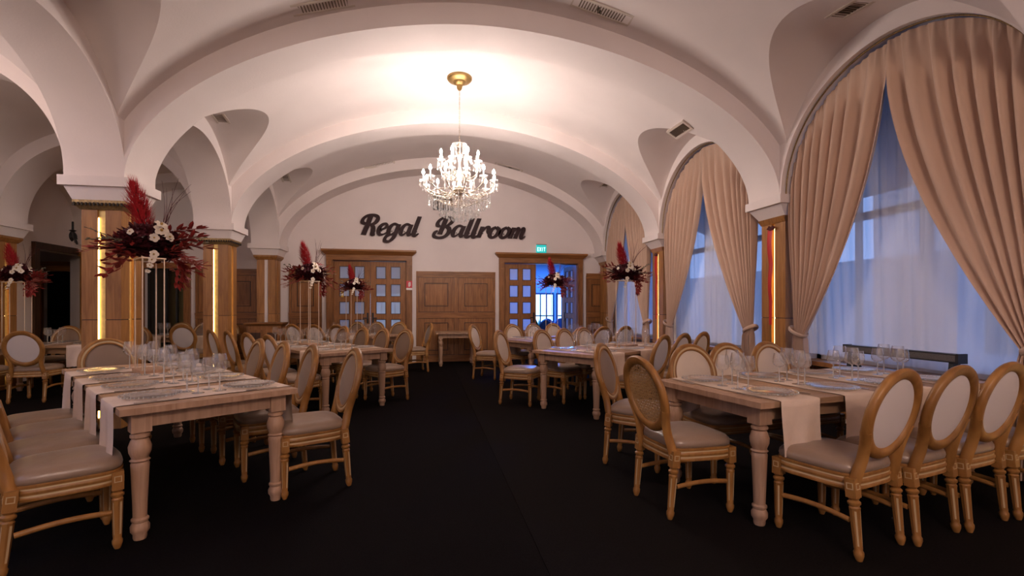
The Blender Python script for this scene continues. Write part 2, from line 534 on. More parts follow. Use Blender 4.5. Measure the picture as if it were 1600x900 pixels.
# the stretch behind the camera is closed
MB().box(4.62, 4.95, YF, row_y(0, XR0) - HT, 0, 4.0).build('wall_right_rear', 'wallpaint')['kind'] = 'structure'
for r in (0, 1, 2, 3):
    y = row_y(r, XR0)
    struct(MB().box(4.662, 4.95, y - HT, min(y + HT, YB), 0, ZS).build('wall_right_pier', 'plaster'))
for r in (0, 1, 2):
    ya, yb = bay_r(r)
    w = struct(MB().box(4.72, 4.95, ya, yb, 0, 0.64).build('wall_right_apron', 'wallpaint'))
    MB().box(4.52, 4.95, ya, yb, 0.64, 0.69).build('sill_board', 'panel_wood_h', w)
    MB().box(4.68, 4.72, ya, yb, 0.06, 0.60).build('sill_panel', 'panel_wood', w)
    # arched window: frame ring, bars and glass
    yc = (ya + yb) / 2; R = (yb - ya) / 2
    win = empty('window_%d' % (r + 1), (4.86, yc, 0.69)); struct(win)
    def arch_pts(Rr, rise, n=24):
        P = [(-Rr, 0.0), (-Rr, ZS - 0.69)]
        P += [(-Rr * cos(pi * k / n), ZS - 0.69 + rise * sin(pi * k / n)) for k in range(1, n)]
        return P + [(Rr, ZS - 0.69), (Rr, 0.0)]
    Z90 = Matrix(((0, 0, 1, 0), (1, 0, 0, 0), (0, 1, 0, 0), (0, 0, 0, 1)))      # local xy -> world yz
    outer = arch_pts(R, RISE_R); inner = arch_pts(R - 0.07, RISE_R - 0.07)
    mb = MB(); n = len(outer)
    vs = [(x, a, b) for x in (-0.04, 0.04) for P in (outer, inner) for a, b in P]
    fs = []
    for k in range(n - 1):
        fs += [(k, k + 1, n + k + 1, n + k), (2 * n + k, 3 * n + k, 3 * n + k + 1, 2 * n + k + 1), (n + k, n + k + 1, 3 * n + k + 1, 3 * n + k)]
    mb.add(vs, fs).box(-0.04, 0.04, -R, R, 0, 0.07)
    mb.build('window_frame', 'vent_frame', win)
    MB().box(-0.035, 0.035, -0.045, 0.045, 0.07, ZS - 0.69 + RISE_R - 0.07).build('mullion', 'vent_frame', win)
    MB().box(-0.03, 0.03, -R + 0.07, R - 0.07, 1.62, 1.70).build('transom', 'vent_frame', win)
    MB().prism([(a * 0.97, b) for a, b in arch_pts(R - 0.03, RISE_R - 0.03)], 0.006, Matrix.Translation((0.002, 0, 0)) @ Z90).build('pane', 'window_glass', win)

def column(name, x, y, label, gold_trim=True, led=True, shaft=0.19):
    c = empty(name, (x, y, 0))
    tag(c, label, 'column')
    w = 0.33
    MB().box(-w, w, -w, w, ZS - 0.105, ZS).build('capital_slab', 'plaster', c)
    i = 0.245
    MB().frustum((-i, i, -i, i), ZS - 0.24, (-w + .035, w - .035, -w + .035, w - .035), ZS - 0.105).build('capital_block', 'plaster', c)
    t0, t1 = shaft + 0.012, shaft + 0.055
    tm = 'antique' if gold_trim else 'column_wood'
    tr = MB().frustum((-t0, t0, -t0, t0), ZS - 0.335, (-t1, t1, -t1, t1), ZS - 0.275).box(-t1, t1, -t1, t1, ZS - 0.275, ZS - 0.24)
    tr = tr.build('necking_moulding', tm, c)
    if gold_trim:
        b = MB()
        for k in range(13):
            q = lerp(-t1 + .02, t1 - .02, k / 12)
            for (px, py) in ((q, -t1), (q, t1), (-t1, q), (t1, q)):
                b.box(px - .008, px + .008, py - .008, py + .008, ZS - 0.30, ZS - 0.268)
        b.build('bead_row', 'grille', tr)
    s = shaft; g = 0.038
    MB().box(-s + .022, s - .022, -s + .022, s - .022, 0.0, ZS - 0.335).build('gold_strip' if led else 'pale_strip', 'gold_panel' if led else 'wallpaint', c)
    for (sx, sy) in ((-1, -1), (1, -1), (-1, 1), (1, 1)):
        xa, xb = sorted((sx * g, sx * s)); ya, yb = sorted((sy * g, sy * s))
        MB().box(xa, xb, ya, yb, 0.0, 1.185).build('oak_post', 'column_wood', c)
        MB().box(xa, xb, ya, yb, 1.195, ZS - 0.335).build('oak_post', 'column_wood', c)
        MB().box(xa + .004, xb - .004, ya + .004, yb - .004, 1.185, 1.195).build('joint', 'panel_groove', c)
    for k in range(4 if led else 0):
        m = rotz(k * pi / 2)
        MB().box(-g + .001, -g + .008, -s + .010, -s + .018, 0.12, ZS - 0.42, mat=m).build('light_strip', 'led', c)
    return c

for r, lab in ((1, 'oak column with gold light strips and white capital beside the four-chair diagonal table'),
               (2, 'oak column with gold light strips between the diagonal table and the wainscot'),):
    column('column', XL0, row_y(r, XL0), lab)
column('column', XL0, row_y(0, XL0), 'oak column with gold light strips nearest the front wall')
column('column', XL0, row_y(3, XL0) - 0.06, 'oak column with white capital standing against the panelled back wall', gold_trim=False, led=False)
column('column', -6.88, row_y(2, -6.88), 'oak column in the side aisle behind the low bouquet', gold_trim=False)
column('column', -6.88, row_y(1, -6.88), 'oak column in the side aisle nearer the front wall', gold_trim=False)
column('column', -6.88, row_y(3, -6.88) - 0.06, 'oak column in the side aisle corner beside the back wall', gold_trim=False, led=False)

def pilaster(x, y, label, y1=None, ribbon=True):
    c = empty('pilaster', (x, y, 0)); tag(c, label, 'pilaster')
    w = 0.33; yh = w if y1 is None else y1
    MB().box(-0.33, 0.04, -w, yh, ZS - 0.105, ZS).build('capital_slab', 'plaster', c)
    MB().frustum((-0.19, 0.04, -0.235, min(0.235, yh)), ZS - 0.24, (-0.295, 0.04, -w + .035, min(w - .035, yh)), ZS - 0.105).build('capital_block', 'plaster', c)
    s = 0.215; sy = min(s, yh)
    MB().frustum((-0.175, 0.04, -s - .005, sy + .005), ZS - 0.31, (-0.205, 0.04, -s - .03, min(s + .03, yh)), ZS - 0.24).build('necking_moulding', 'column_wood', c)
    g = 0.03
    MB().box(-0.13, 0.04, -s + .02, sy - .02, 0, ZS - 0.31).build('gold_strip', 'gold_panel', c)
    for (a, b) in ((-s, -g), (g, sy)):
        for (z0, z1) in ((0, 1.185), (1.195, ZS - 0.31)):
            MB().box(-0.165, 0.04, a, b, z0, z1).build('oak_post', 'column_wood', c)
        MB().box(-0.160, 0.04, a + .004, b - .004, 1.185, 1.195).build('joint', 'panel_groove', c)
    if ribbon:
        MB().box(-0.160, -0.146, -g + .001, -g + .014, 0.12, ZS - 0.36).build('light_strip', 'led', c)
    if ribbon:
        # red ribbon tied over the light strip, hanging down
        rb = empty('ribbon', (x - 0.172, y, ZS - 0.37))
        tag(rb, 'red ribbon with dark bow hanging down the ' + ribbon, 'ribbon', 'ribbons on the pilasters')
        P = []
        for k in range(25):
            z = -1.25 * k / 24; wv = 0.046 * (1 - 0.45 * k / 24)
            yo = 0.006 * sin(k * 0.5) + 0.040 - 0.012 * k / 24; xo = -0.012 * abs(sin(k * 0.35)) - 0.003
            P.append([(xo, yo - wv, z), (xo - 0.01, yo, z), (xo, yo + wv, z)])
        MB().grid(P).build('ribbon_tail', 'ribbon', rb, 60)
        b = MB()
        for sgn in (-1, 1):
            b.tube([(-0.01, 0, 0.0), (-0.03, sgn * .03, .02), (-0.03, sgn * .065, .005), (-0.015, sgn * .03, -.015), (-.01, 0, 0)], [.008, .016, .014, .013, .008], 6)
        b.build('bow', 'twig', rb, 60)
    return c

pilaster(4.60, row_y(0, XR0), 'oak pilaster with white capital beyond the big curtain', ribbon='pilaster beyond the big curtain')
pilaster(4.60, row_y(1, XR0), 'oak pilaster with light strip between the largest and the middle curtained window', ribbon='pilaster between the largest and middle windows')
pilaster(4.60, row_y(2, XR0), 'oak pilaster with light strip between the middle and the far curtained window', ribbon='pilaster between the middle and far windows')
pilaster(4.60, row_y(3, XR0), 'oak corner pilaster with white capital beside the back wall', y1=0.30, ribbon=None)

# ------------------------------------------------------------------ back wall: wainscot and doors
def panel_set(parent, x0, x1, z0, z1, fx, fz, y):
    """recessed panel field with a raised centre"""
    mb = MB().box(x0, x1, y - 0.004, y, z0, z1)
    p = mb.build('panel', 'panel_wood', parent)
    m = 0.016
    mo = MB()
    a0, a1, b0, b1 = x0 + fx, x1 - fx, z0 + fz, z1 - fz
    for (u0, u1, w0, w1) in ((a0, a1, b0, b0 + m), (a0, a1, b1 - m, b1), (a0, a0 + m, b0 + m, b1 - m), (a1 - m, a1, b0 + m, b1 - m)):
        mo.box(u0, u1, y - 0.020, y - 0.004, w0, w1)
    mo.build('panel_moulding', 'panel_groove', p)
    MB().box(a0 + 2.4 * m, a1 - 2.4 * m, y - 0.014, y - 0.004, b0 + 2.4 * m, b1 - 2.4 * m).build('raised_field', 'panel_wood', p)

def wainscot(name, x0, x1, ncol, top=2.21):
    w = struct(MB().box(x0, x1, YB - 0.022, YB, 0, top - 0.05).build(name, 'panel_groove'))
    y = YB - 0.022
    MB().box(x0, x1, y - 0.045, y, top - 0.035, top).box(x0, x1, y - 0.028, y, top - 0.085, top - 0.035).build('cap_rail', 'panel_wood_h', w)
    MB().box(x0, x1, y - 0.040, y, 1.16, 1.21).box(x0, x1, y - 0.025, y, 1.07, 1.16).build('chair_rail', 'panel_wood_h', w)
    MB().box(x0, x1, y - 0.022, y, 0.0, 0.16).build('base_rail', 'panel_wood_h', w)
    MB().box(x0, x1, y - 0.016, y, top - 0.14, top - 0.087).build('frieze_rail', 'panel_wood_h', w)
    W = (x1 - x0) / ncol
    for k in range(ncol):
        a, b = x0 + k * W, x0 + (k + 1) * W
        for (s0, s1) in ((a, a + 0.05), (b - 0.05, b)):
            MB().box(s0, s1, y - 0.016, y, 0.165, 1.065).build('stile', 'panel_wood', w)
            MB().box(s0, s1, y - 0.016, y, 1.215, top - 0.145).build('stile', 'panel_wood', w)
        fx = min(0.14, W * 0.16)
        panel_set(w, a + 0.058, b - 0.058, 1.225, top - 0.15, fx, 0.13, y)
        panel_set(w, a + 0.058, b - 0.058, 0.175, 1.06, fx, 0.10, y)
    return w

wainscot('trim_1', -0.24, 1.70, 2)
wainscot('trim_2', -3.14, -2.42, 1)
wainscot('trim_3', 4.08, 4.62, 1)
wainscot('trim_4', -5.12, -3.80, 2)
wainscot('trim_5', -7.12, -6.40, 1)

def door_casing(name, x0, x1, top, wj=0.135, ch=0.245, over=0.10):
    d = empty(name, ((x0 + x1) / 2, YB, 0)); struct(d)
    hw = (x1 - x0) / 2
    for s in (-1, 1):
        a, b = sorted((s * hw, s * (hw + wj)))
        j = MB().box(a, b, -0.07, 0.0, 0, top).box(a + .02, b - .02, -0.085, -0.07, 0.2, top - 0.16).build('jamb', 'panel_wood', d)
        MB().box(a + .015, b - .015, -0.10, -0.07, top - 0.12, top - 0.02).build('corbel', 'panel_wood', j)
        MB().box(s * hw - .012 if s > 0 else s * hw - .0, s * hw if s > 0 else s * hw + .012, 0.0, 0.22, 0, top).build('reveal', 'panel_wood', d)
    X = hw + wj
    MB().box(-X, X, -0.08, 0, top, top + 0.12).build('lintel', 'panel_wood_h', d)
    MB().frustum((-X - .01, X + .01, -0.09, 0), top + 0.12, (-X - over, X + over, -0.18, 0), top + 0.205).box(-X - over, X + over, -0.18, 0, top + 0.205, top + ch).build('cornice', 'panel_wood_h', d)
    MB().box(-hw, hw, 0.0, 0.22, top - 0.012, top).build('reveal', 'panel_wood_h', d)
    return d, hw

def door_leaf(parent, x0, x1, top, y, handle_side, hinge=None, ang=0.0):
    """glazed leaf: stiles, rails and 2 x 5 panes; built at the hinge so it can swing"""
    W = x1 - x0
    lf = empty('leaf', (x0 if hinge != 'r' else x1, y, 0.0), ang); lf.parent = parent
    sgn = 1 if hinge != 'r' else -1
    def bx(mb, a, b, y0, y1, z0, z1):
        a, b = sorted((sgn * a, sgn * b)); return mb.box(a, b, y0, y1, z0, z1)
    H = top - 0.02; st = 0.13; mid = 0.11
    rows = []
    z = H - 0.115
    for k in range(4):
        rows.append((z - 0.305, z)); z -= 0.425
    fr = MB()
    bx(fr, 0.003, st, 0, 0.045, 0.01, H); bx(fr, W - st, W - 0.003, 0, 0.045, 0.01, H)
    bx(fr, st, W - st, 0, 0.045, rows[0][1], H)
    for k in range(3):
        bx(fr, st, W - st, 0, 0.045, rows[k + 1][1], rows[k][0])
    bx(fr, st, W - st, 0, 0.045, 0.62, rows[3][0])
    bx(fr, st, W - st, 0, 0.045, 0.01, 0.14)
    for (z0, z1) in rows:
        bx(fr, W / 2 - mid / 2, W / 2 + mid / 2, 0, 0.045, z0, z1)
    fr.build('stiles_and_rails', 'panel_wood', lf)
    b = MB(); bx(b, st, W - st, 0.012, 0.033, 0.14, 0.62); b.build('bottom_panel', 'panel_wood', lf)
    for (z0, z1) in rows:
        for (a, c) in ((st, W / 2 - mid / 2), (W / 2 + mid / 2, W - st)):
            g = MB(); bx(g, a, c, 0.020, 0.026, z0, z1); g.build('pane', 'pane', lf)
            m = MB()
            for (u0, u1, w0, w1) in ((a, c, z0, z0 + .015), (a, c, z1 - .015, z1), (a, a + .015, z0 + .015, z1 - .015), (c - .015, c, z0 + .015, z1 - .015)):
                bx(m, u0, u1, -0.006, 0.019, w0, w1)
            m.build('glazing_bead', 'panel_groove', lf)
    h = MB(); hx = W - 0.06 if handle_side == 'far' else 0.06
    bx(h, hx - .02, hx + .02, -0.012, 0, 0.95, 1.20); bx(h, hx - .012, hx + .10 * (-1 if handle_side == 'far' else 1), -0.05, -0.03, 1.06, 1.085); bx(h, hx - .01, hx + .01, -0.04, -0.01, 1.06, 1.085)
    h.build('handle', 'black', lf)
    return lf

d1, hw = door_casing('door_1', DL[0], DL[1], DL[2])
door_leaf(d1, -hw + .012, 0, DL[2], 0.05, 'far')
door_leaf(d1, 0, hw - .012, DL[2], 0.05, 'far', hinge='r')
d2, hw = door_casing('door_2', DR[0], DR[1], DR[2])
door_leaf(d2, -hw + .012, -0.12, DR[2], 0.05, 'far')
door_leaf(d2, 0.12, hw - .012, DR[2], 0.16, 'far', hinge='r', ang=radians(-86))
d3 = empty('door_3', ((DA[0] + DA[1]) / 2, YB, 0)); struct(d3)
hw = (DA[1] - DA[0]) / 2
for s in (-1, 1):
    a, b = sorted((s * hw, s * (hw + 0.13)))
    MB().box(a, b, -0.06, 0, 0, DA[2]).build('jamb', 'panel_wood', d3)
MB().box(-hw - .13, hw + .13, -0.07, 0, DA[2], DA[2] + 0.13).build('lintel', 'panel_wood_h', d3)
MB().box(-hw, hw, 0.10, 0.13, 0, DA[2]).build('dark_glass', mat_plain('smoked_door_glass', (0.008, 0.007, 0.007), 0.12), d3)
for q in (-0.02, 0.20, -0.24):
    MB().box(q - .02, q + .02, 0.07, 0.10, 0, DA[2]).build('glazing_bar', 'black', d3)

# outer left doorway with the small lobby behind it
sdw = empty('door_4', (-7.12, (SD[0] + SD[1]) / 2, 0)); struct(sdw)
hw = (SD[1] - SD[0]) / 2
for s in (-1, 1):
    a, b = sorted((s * hw, s * (hw + 0.12)))
    MB().box(0.0, 0.06, a, b, 0, SD[2]).build('jamb', 'dark_wood', sdw)
MB().box(0.0, 0.07, -hw - .12, hw + .12, SD[2], SD[2] + 0.12).build('lintel', 'dark_wood', sdw)
panel_wall('wall_lobby', 'y', 12.6, 12.75, -9.4, -7.34, 0, 3.2, [(-8.55, -7.55, 0, 2.15)], 'wallpaint')
struct(MB().box(-9.5, -9.4, 9.0, 12.75, 0, 3.2).box(-9.5, -7.34, 8.9, 9.0, 0, 3.2).box(-9.5, -7.34, 8.9, 12.75, 3.2, 3.3).box(-7.34, -7.12, YB, 12.75, 0, 3.3).build('wall_lobby_shell', 'wallpaint'))
ld = empty('door_5', (-8.05, 12.6, 0)); struct(ld)
for s in (-1, 1):
    a, b = sorted((s * 0.5, s * 0.66))
    MB().box(a, b, -0.06, 0, 0, 2.15).build('jamb', 'panel_wood', ld)
MB().box(-0.66, 0.66, -0.07, 0, 2.15, 2.27).frustum((-.68, .68, -.08, 0), 2.27, (-.78, .78, -.16, 0), 2.36).build('cornice', 'panel_wood_h', ld)
MB().box(-0.5, 0.5, 0.10, 0.13, 0, 2.15).build('dark_leaf', 'blackbox', ld)

# ------------------------------------------------------------------ room behind the double doors
AX0, AX1, AY0, AY1 = -3.3, 6.6, YB + 0.22, 16.6
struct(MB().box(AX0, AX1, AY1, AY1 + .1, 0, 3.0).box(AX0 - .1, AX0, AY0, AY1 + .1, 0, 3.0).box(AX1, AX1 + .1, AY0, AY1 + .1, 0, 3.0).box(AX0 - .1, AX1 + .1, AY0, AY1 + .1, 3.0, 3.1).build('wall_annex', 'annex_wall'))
for (x0, x1) in ((-1.9, -0.6), (-0.2, 1.1), (3.75, 4.42), (4.62, 5.3)):
    w = struct(MB().box(x0 - .06, x1 + .06, AY1 - .05, AY1 - .02, 0.30, 1.85).build('window_annex', 'navy'))
    MB().box(x0, x1, AY1 - .06, AY1 - .052, 0.36, 1.79).build('lit_pane', 'annex_window', w)
    for q in (1, 2):
        MB().box(lerp(x0, x1, q / 3) - .02, lerp(x0, x1, q / 3) + .02, AY1 - .08, AY1 - .06, 0.36, 1.79).build('window_bar', 'navy', w)
    MB().box(x0, x1, AY1 - .08, AY1 - .06, 1.02, 1.06).build('window_bar', 'navy', w)
lt = empty('ceiling_light_strip', (3.9, 14.6, 3.0)); tag(lt, 'pale blue light strip crossing the ceiling beyond the open door', 'lamp')
MB().box(-0.9, 0.9, -0.06, 0.06, -0.05, 0).build('housing', 'shelf', lt)
MB().box(-0.88, 0.88, -0.05, 0.05, -0.062, -0.05).build('diffuser', mat_emit('blue_white_diffuser', (0.35, 0.6, 1.0), 5.0), lt)
bl = bpy.data.lights.new('blue_lamp_light', 'AREA'); bl.energy = 380; bl.color = (0.04, 0.22, 1.0); bl.shape = 'RECTANGLE'; bl.size = 1.7; bl.size_y = 0.1
blo = bpy.data.objects.new('blue_lamp_light', bl); col.objects.link(blo); blo.parent = lt; blo.location = (0, 0, -0.075)
sh = empty('shelf_unit', (4.20, 14.0, 0)); tag(sh, 'wooden shelf unit with pale shelves beyond the open door', 'shelf')
for sx in (-0.13, 0.13):
    MB().box(sx - .015, sx + .015, -0.15, 0.15, 0, 2.25).build('side_panel', 'dark_wood', sh)
MB().box(-0.115, 0.115, 0.13, 0.15, 0, 2.25).build('back_panel', 'panel_wood', sh)
for z in (0.3, 0.72, 1.14, 1.56, 1.98):
    MB().box(-0.115, 0.115, -0.15, 0.13, z - .06, z).build('shelf', 'shelf', sh)
pt = empty('potted_plant', (3.72, 15.6, 0)); tag(pt, 'leafy green plant in a dark pot beyond the open door', 'plant')
MB().lathe([(0.13, 0), (0.18, 0.45), (0.19, 0.5), (0.16, 0.5)], 16).build('pot', 'navy', pt, 40)
mb = MB()
for k in range(26):
    a = random.uniform(0, 2 * pi); l = random.uniform(.3, .6); t = random.uniform(.2, 1.0)
    base = Vector((0, 0, .5)); tip = base + Vector((cos(a) * l * .6, sin(a) * l * .6, l * t)); mid = (base + tip) / 2; pr = Vector((-sin(a), cos(a), 0)) * .05
    mb.add([base, mid + pr, tip, mid - pr], [(0, 1, 2), (0, 2, 3)])
mb.build('leaves', 'leaf', pt)

def annex_chair(x, y, rz, lab):
    c = empty('cafe_chair', (x, y, 0), rz); tag(c, lab, 'chair', 'navy chairs beyond the open door')
    MB().box(-.21, .21, -.2, .2, .43, .48).build('seat', 'navy', c)
    MB().lathe([(.0, -.03), (.20, -.03), (.22, 0), (.20, .03), (.0, .03)], 20, mat=Matrix.Translation((0, -.2, .76)) @ Matrix.Rotation(pi / 2, 4, 'X'), cap=False).build('backrest', 'navy', c, 40)
    for sx in (-.18, .18):
        for sy in (-.18, .18):
            MB().box(sx - .015, sx + .015, sy - .015, sy + .015, 0, .45 if sy > 0 else .7).build('leg', 'shelf', c)
for (x, y, rz, lab) in ((3.45, 14.3, .5, 'navy chair just beyond the open door leaf'), (3.75, 14.9, 2.6, 'navy chair in front of the potted plant beyond the open door'), (4.35, 15.6, .2, 'navy chair under the bright window beyond the open door')):
    annex_chair(x, y, rz, lab)

# ------------------------------------------------------------------ street outside the windows
struct(MB().box(4.95, 40, -20, 40, -0.5, -0.4).build('floor_street', 'asphalt'))
fac = empty('street_building', (15.0, 6.0, -0.4)); tag(fac, 'grey building with lit shop windows across the street', 'building')
MB().box(0, 1, -30, 40, 0, 3.4).build('facade', 'facade', fac)
aw = empty('added_awning', (4.97, 6.0, 2.72)); tag(aw, 'added dark canopy shading the upper parts of the arched windows', 'canopy')  # canopy added to keep the blue sky out of the upper window panes
MB().add([(0, -9, 1.45), (2.4, -9, .48), (2.4, 5.6, .48), (0, 5.6, 1.45), (0, -9, 1.53), (2.4, -9, .56), (2.4, 5.6, .56), (0, 5.6, 1.53)], [(0, 3, 2, 1), (4, 5, 6, 7), (0, 1, 5, 4), (2, 3, 7, 6), (0, 4, 7, 3), (1, 2, 6, 5)]).build('shade_sheet', 'facade', aw)
for k in range(5):
    MB().box(2.28, 2.36, -8.6 + k * 3.2, -8.52 + k * 3.2, -3.12, 0.53).build('post', 'black', aw)
for k in range(8):
    y = -7.6 + k * 1.9
    s = MB().box(-0.03, 0.0, y, y + 0.8, 0.5, 1.9).build('shop_window', 'black', fac)
    MB().box(-0.04, -0.03, y + .3, y + .5, 0.7, 1.5).build('pane', 'shopglow' if k in (1, 2, 3, 5) else 'window_glass', s)

# ------------------------------------------------------------------ curtains
def drape(yo, yi, yc, R, rise, x, tie_y, tie_z, nfold, amp, seed, mat='curtain', gather=1.0, zbot=0.03, tie=True, width=0.16, name='drape', top_pad=0.03):
    """cloth hung from the arch between yo (outer) and yi (inner) and caught at tie_y"""
    rnd = random.Random(seed); ns, ntop, nbot = nfold * 10, 30, 14
    ph = [rnd.uniform(-0.6, 0.6) for _ in range(nfold + 2)]
    a0 = math.acos(max(-1, min(1, (yo - yc) / R))); a1 = math.acos(max(-1, min(1, (yi - yc) / R)))
    P = []
    wdir = 1 if yi > yo else -1
    for i in range(ns + 1):
        s = i / ns
        a = lerp(a0, a1, s ** 0.9)
        yt = yc + R * cos(a); zt = ZS + rise * sin(a) - top_pad
        f = s * nfold; k = int(f)
        ff = f + 0.45 * lerp(ph[k], ph[k + 1], f - k)
        fold = sin(2 * pi * ff); fold = math.copysign(abs(fold) ** 0.75, fold)
        yti = tie_y + wdir * width * (s - 0.35)
        col_ = []
        for j in range(ntop + 1):
            t = j / ntop
            e = t ** (1.0 + 0.85 * s) * gather
            y = lerp(yt, yti, e); z = lerp(zt, tie_z + 0.03 * (1 - s), t)
            y += 0.05 * sin(pi * t) * (1 - s) * -wdir * 0.3
            am = amp * (0.55 + 0.45 * sin(pi * min(1, t * 1.3 + .1))) * (1 - 0.35 * t * gather)
            am *= min(1.0, 0.22 + t * 4.5)
            ruf = 0.010 * sin(2 * pi * ff * 3.1) * max(0, 1 - t / 0.10)
            col_.append((x + fold * am + ruf, y, z))
        if tie or zbot < tie_z:
            for j in range(1, nbot + 1):
                t = j / nbot
                y = lerp(yti, tie_y + wdir * width * 1.5 * (s - 0.4), t ** 0.7) if gather > .5 else col_[ntop][1]
                z = lerp(tie_z + 0.03 * (1 - s), zbot, t)
                col_.append((x + fold * amp * (0.65 + 0.3 * t), y, z))
        P.append(col_)
    return MB().grid(P).mesh(name, mat, 179)

def curtain_pair(r, labels):
    ya, yb = bay_r(r)
    yc = (ya + yb) / 2; R = (yb - ya) / 2 - 0.005; rise = RISE_R
    x = 4.425
    for side, lab in ((1, labels[0]), (-1, labels[1])):
        yo = yc + side * (R - 0.02); yi = yc - side * 0.01
        ty = yo - side * 0.12; tz = 1.00
        c = empty('curtain', (0, 0, 0)); tag(c, lab, 'curtain', 'beige curtains at the arched windows')
        me = drape(yo, yi, yc, R, rise, x + 0.012 * side, ty, tz, 9, 0.060, 11 * r + side, zbot=0.03)
        link('drape', me, c)
        tb = []
        for k in range(24):
            a = 2 * pi * k / 24
            tb.append((x + 0.075 * sin(a), ty + 0.110 * cos(a), tz + 0.03 - 0.05 * side * cos(a) * -1))
        MB().tube(tb, 0.012, 8, closed=True, flat=2.2).build('tieback', 'curtain', c, 60)
        rp = [(4.375, yc + side * R * cos(pi / 2 * k / 20) * 0.997, ZS + rise * sin(pi / 2 * k / 20) - 0.012) for k in range(21)]
        MB().tube(rp, 0.009, 6).build('curtain_rod', 'antique', c, 60)
    # sheers
    for q, (yo, yi, ty, g, xx, lab) in enumerate(((yc + R, yc - 0.35 * R, yc + 0.45 * R, 0.30, 4.645, labels[2]), (yc - R, yc + 0.30 * R, yc - 0.50 * R, 0.42, 4.665, labels[3]))):
        c = empty('sheer_curtain', (0, 0, 0)); tag(c, lab, 'sheer curtain', 'white sheers at the arched windows')
        me = drape(yo, yi, yc, R, rise, xx, ty, 0.74, 13, 0.020, 100 + 7 * r + q, mat='sheer', gather=g, zbot=0.74, tie=False, width=R * 1.15, name='voile')
        link('voile', me, c)

curtain_pair(0, ['beige curtain of the largest arched window, tied back beside the ribboned pilaster', 'beige curtain of the largest arched window, tied back away from the ribbon',
                 'white sheer of the largest window hanging on the ribboned pilaster side', 'white sheer of the largest window hanging on the far-from-ribbon side'])
curtain_pair(1, ['beige curtain of the middle arched window, tied at its door-side jamb', 'beige curtain of the middle arched window, tied beside the wide ribboned pilaster',
                 'white sheer of the middle window on its door-side jamb', 'diagonally draped white sheer of the middle window beside the wide pilaster'])
curtain_pair(2, ['beige curtain of the far arched window, next to the back wall', 'beige curtain of the far arched window, next to the narrow ribboned pilaster',
                 'white sheer of the far window next to the back wall', 'white sheer of the far window next to the narrow pilaster'])

# ------------------------------------------------------------------ ceiling vents
def ray_ceiling(u, v, V, rlist):
    dx = (u - 800) / FPX; dz = (481 - v) / FPX
    d = Vector((sin(YAW) + dx * cos(YAW), cos(YAW) - dx * sin(YAW), dz))
    prev = 0
    for k in range(1, 4000):
        t = k * 0.005
        p = Vector((0, 0, EYE)) + d * t
        for r in rlist:
            if row_y(r, p.x) <= p.y < row_y(r + 1, p.x) and V.xl < p.x < V.xr:
                if p.z >= V.ceil_z(p.x, p.y, r):
                    e = 0.02
                    gx = (V.ceil_z(p.x + e, p.y, r) - V.ceil_z(p.x - e, p.y, r)) / (2 * e)
                    gy = (V.ceil_z(p.x, p.y + e, r) - V.ceil_z(p.x, p.y - e, r)) / (2 * e)
                    return p, Vector((gx, gy, -1)).normalized()
    return None, None

def vent(u, v, r, length, width, along, label):
    p, n = ray_ceiling(u, v, NAVE, [r])
    if p is None:
        return
    ax = Vector(along); ax = (ax - n * ax.dot(n)).normalized(); bx = n.cross(ax)
    m = Matrix((ax, bx, n)).transposed().to_4x4(); m.translation = p - n * 0.004
    o = empty('ceiling_vent', (0, 0, 0)); o.matrix_world = m
    tag(o, label, 'vent', 'ceiling vents')
    L, W = length / 2, width / 2; f = 0.035
    MB().box(-L, L, -W, W, -0.01, 0.006).build('duct_mouth', 'grille', o)
    MB().box(-L - f, L + f, -W - f, -W, -0.02, 0.016).box(-L - f, L + f, W, W + f, -0.02, 0.016).box(-L - f, -L, -W, W, -0.02, 0.016).box(L, L + f, -W, W, -0.02, 0.016).build('frame', 'vent_frame', o)
    ns = int(length / 0.032)
    me = MB().box(-0.007, 0.007, -W, W, 0.004, 0.012).mesh('slat', 'slat')
    for k in range(ns):
        link('slat', me, o, (-L + (k + 0.5) * length / ns, 0, 0))

vent(505, 8, 0, 0.68, 0.13, (1, 0, 0.2), 'long vent in the front vault on the sconce side')
vent(941, 16, 0, 0.68, 0.13, (1, 0, -0.2), 'long vent in the front vault on the window side')
vent(1327, 14, 0, 0.50, 0.14, (0, 1, 0), 'vent in the front vault over the largest window')
vent(344, 184, 1, 0.42, 0.13, (0, 1, 0), 'vent in the column-side pocket of the chandelier vault')
vent(1062, 203, 1, 0.42, 0.13, (0, 1, 0), 'vent in the window-side pocket of the chandelier vault')
vent(593, 256, 2, 0.62, 0.12, (1, 0, 0.1), 'long vent in the rear vault on the closed-door side')
vent(795, 261, 2, 0.62, 0.12, (1, 0, -0.1), 'long vent in the rear vault on the open-door side')
vent(446, 277, 2, 0.36, 0.12, (0, 1, 0), 'small vent in the rear vault pocket on the column side')
vent(946, 288, 2, 0.36, 0.12, (0, 1, 0), 'small vent in the rear vault pocket on the window side')

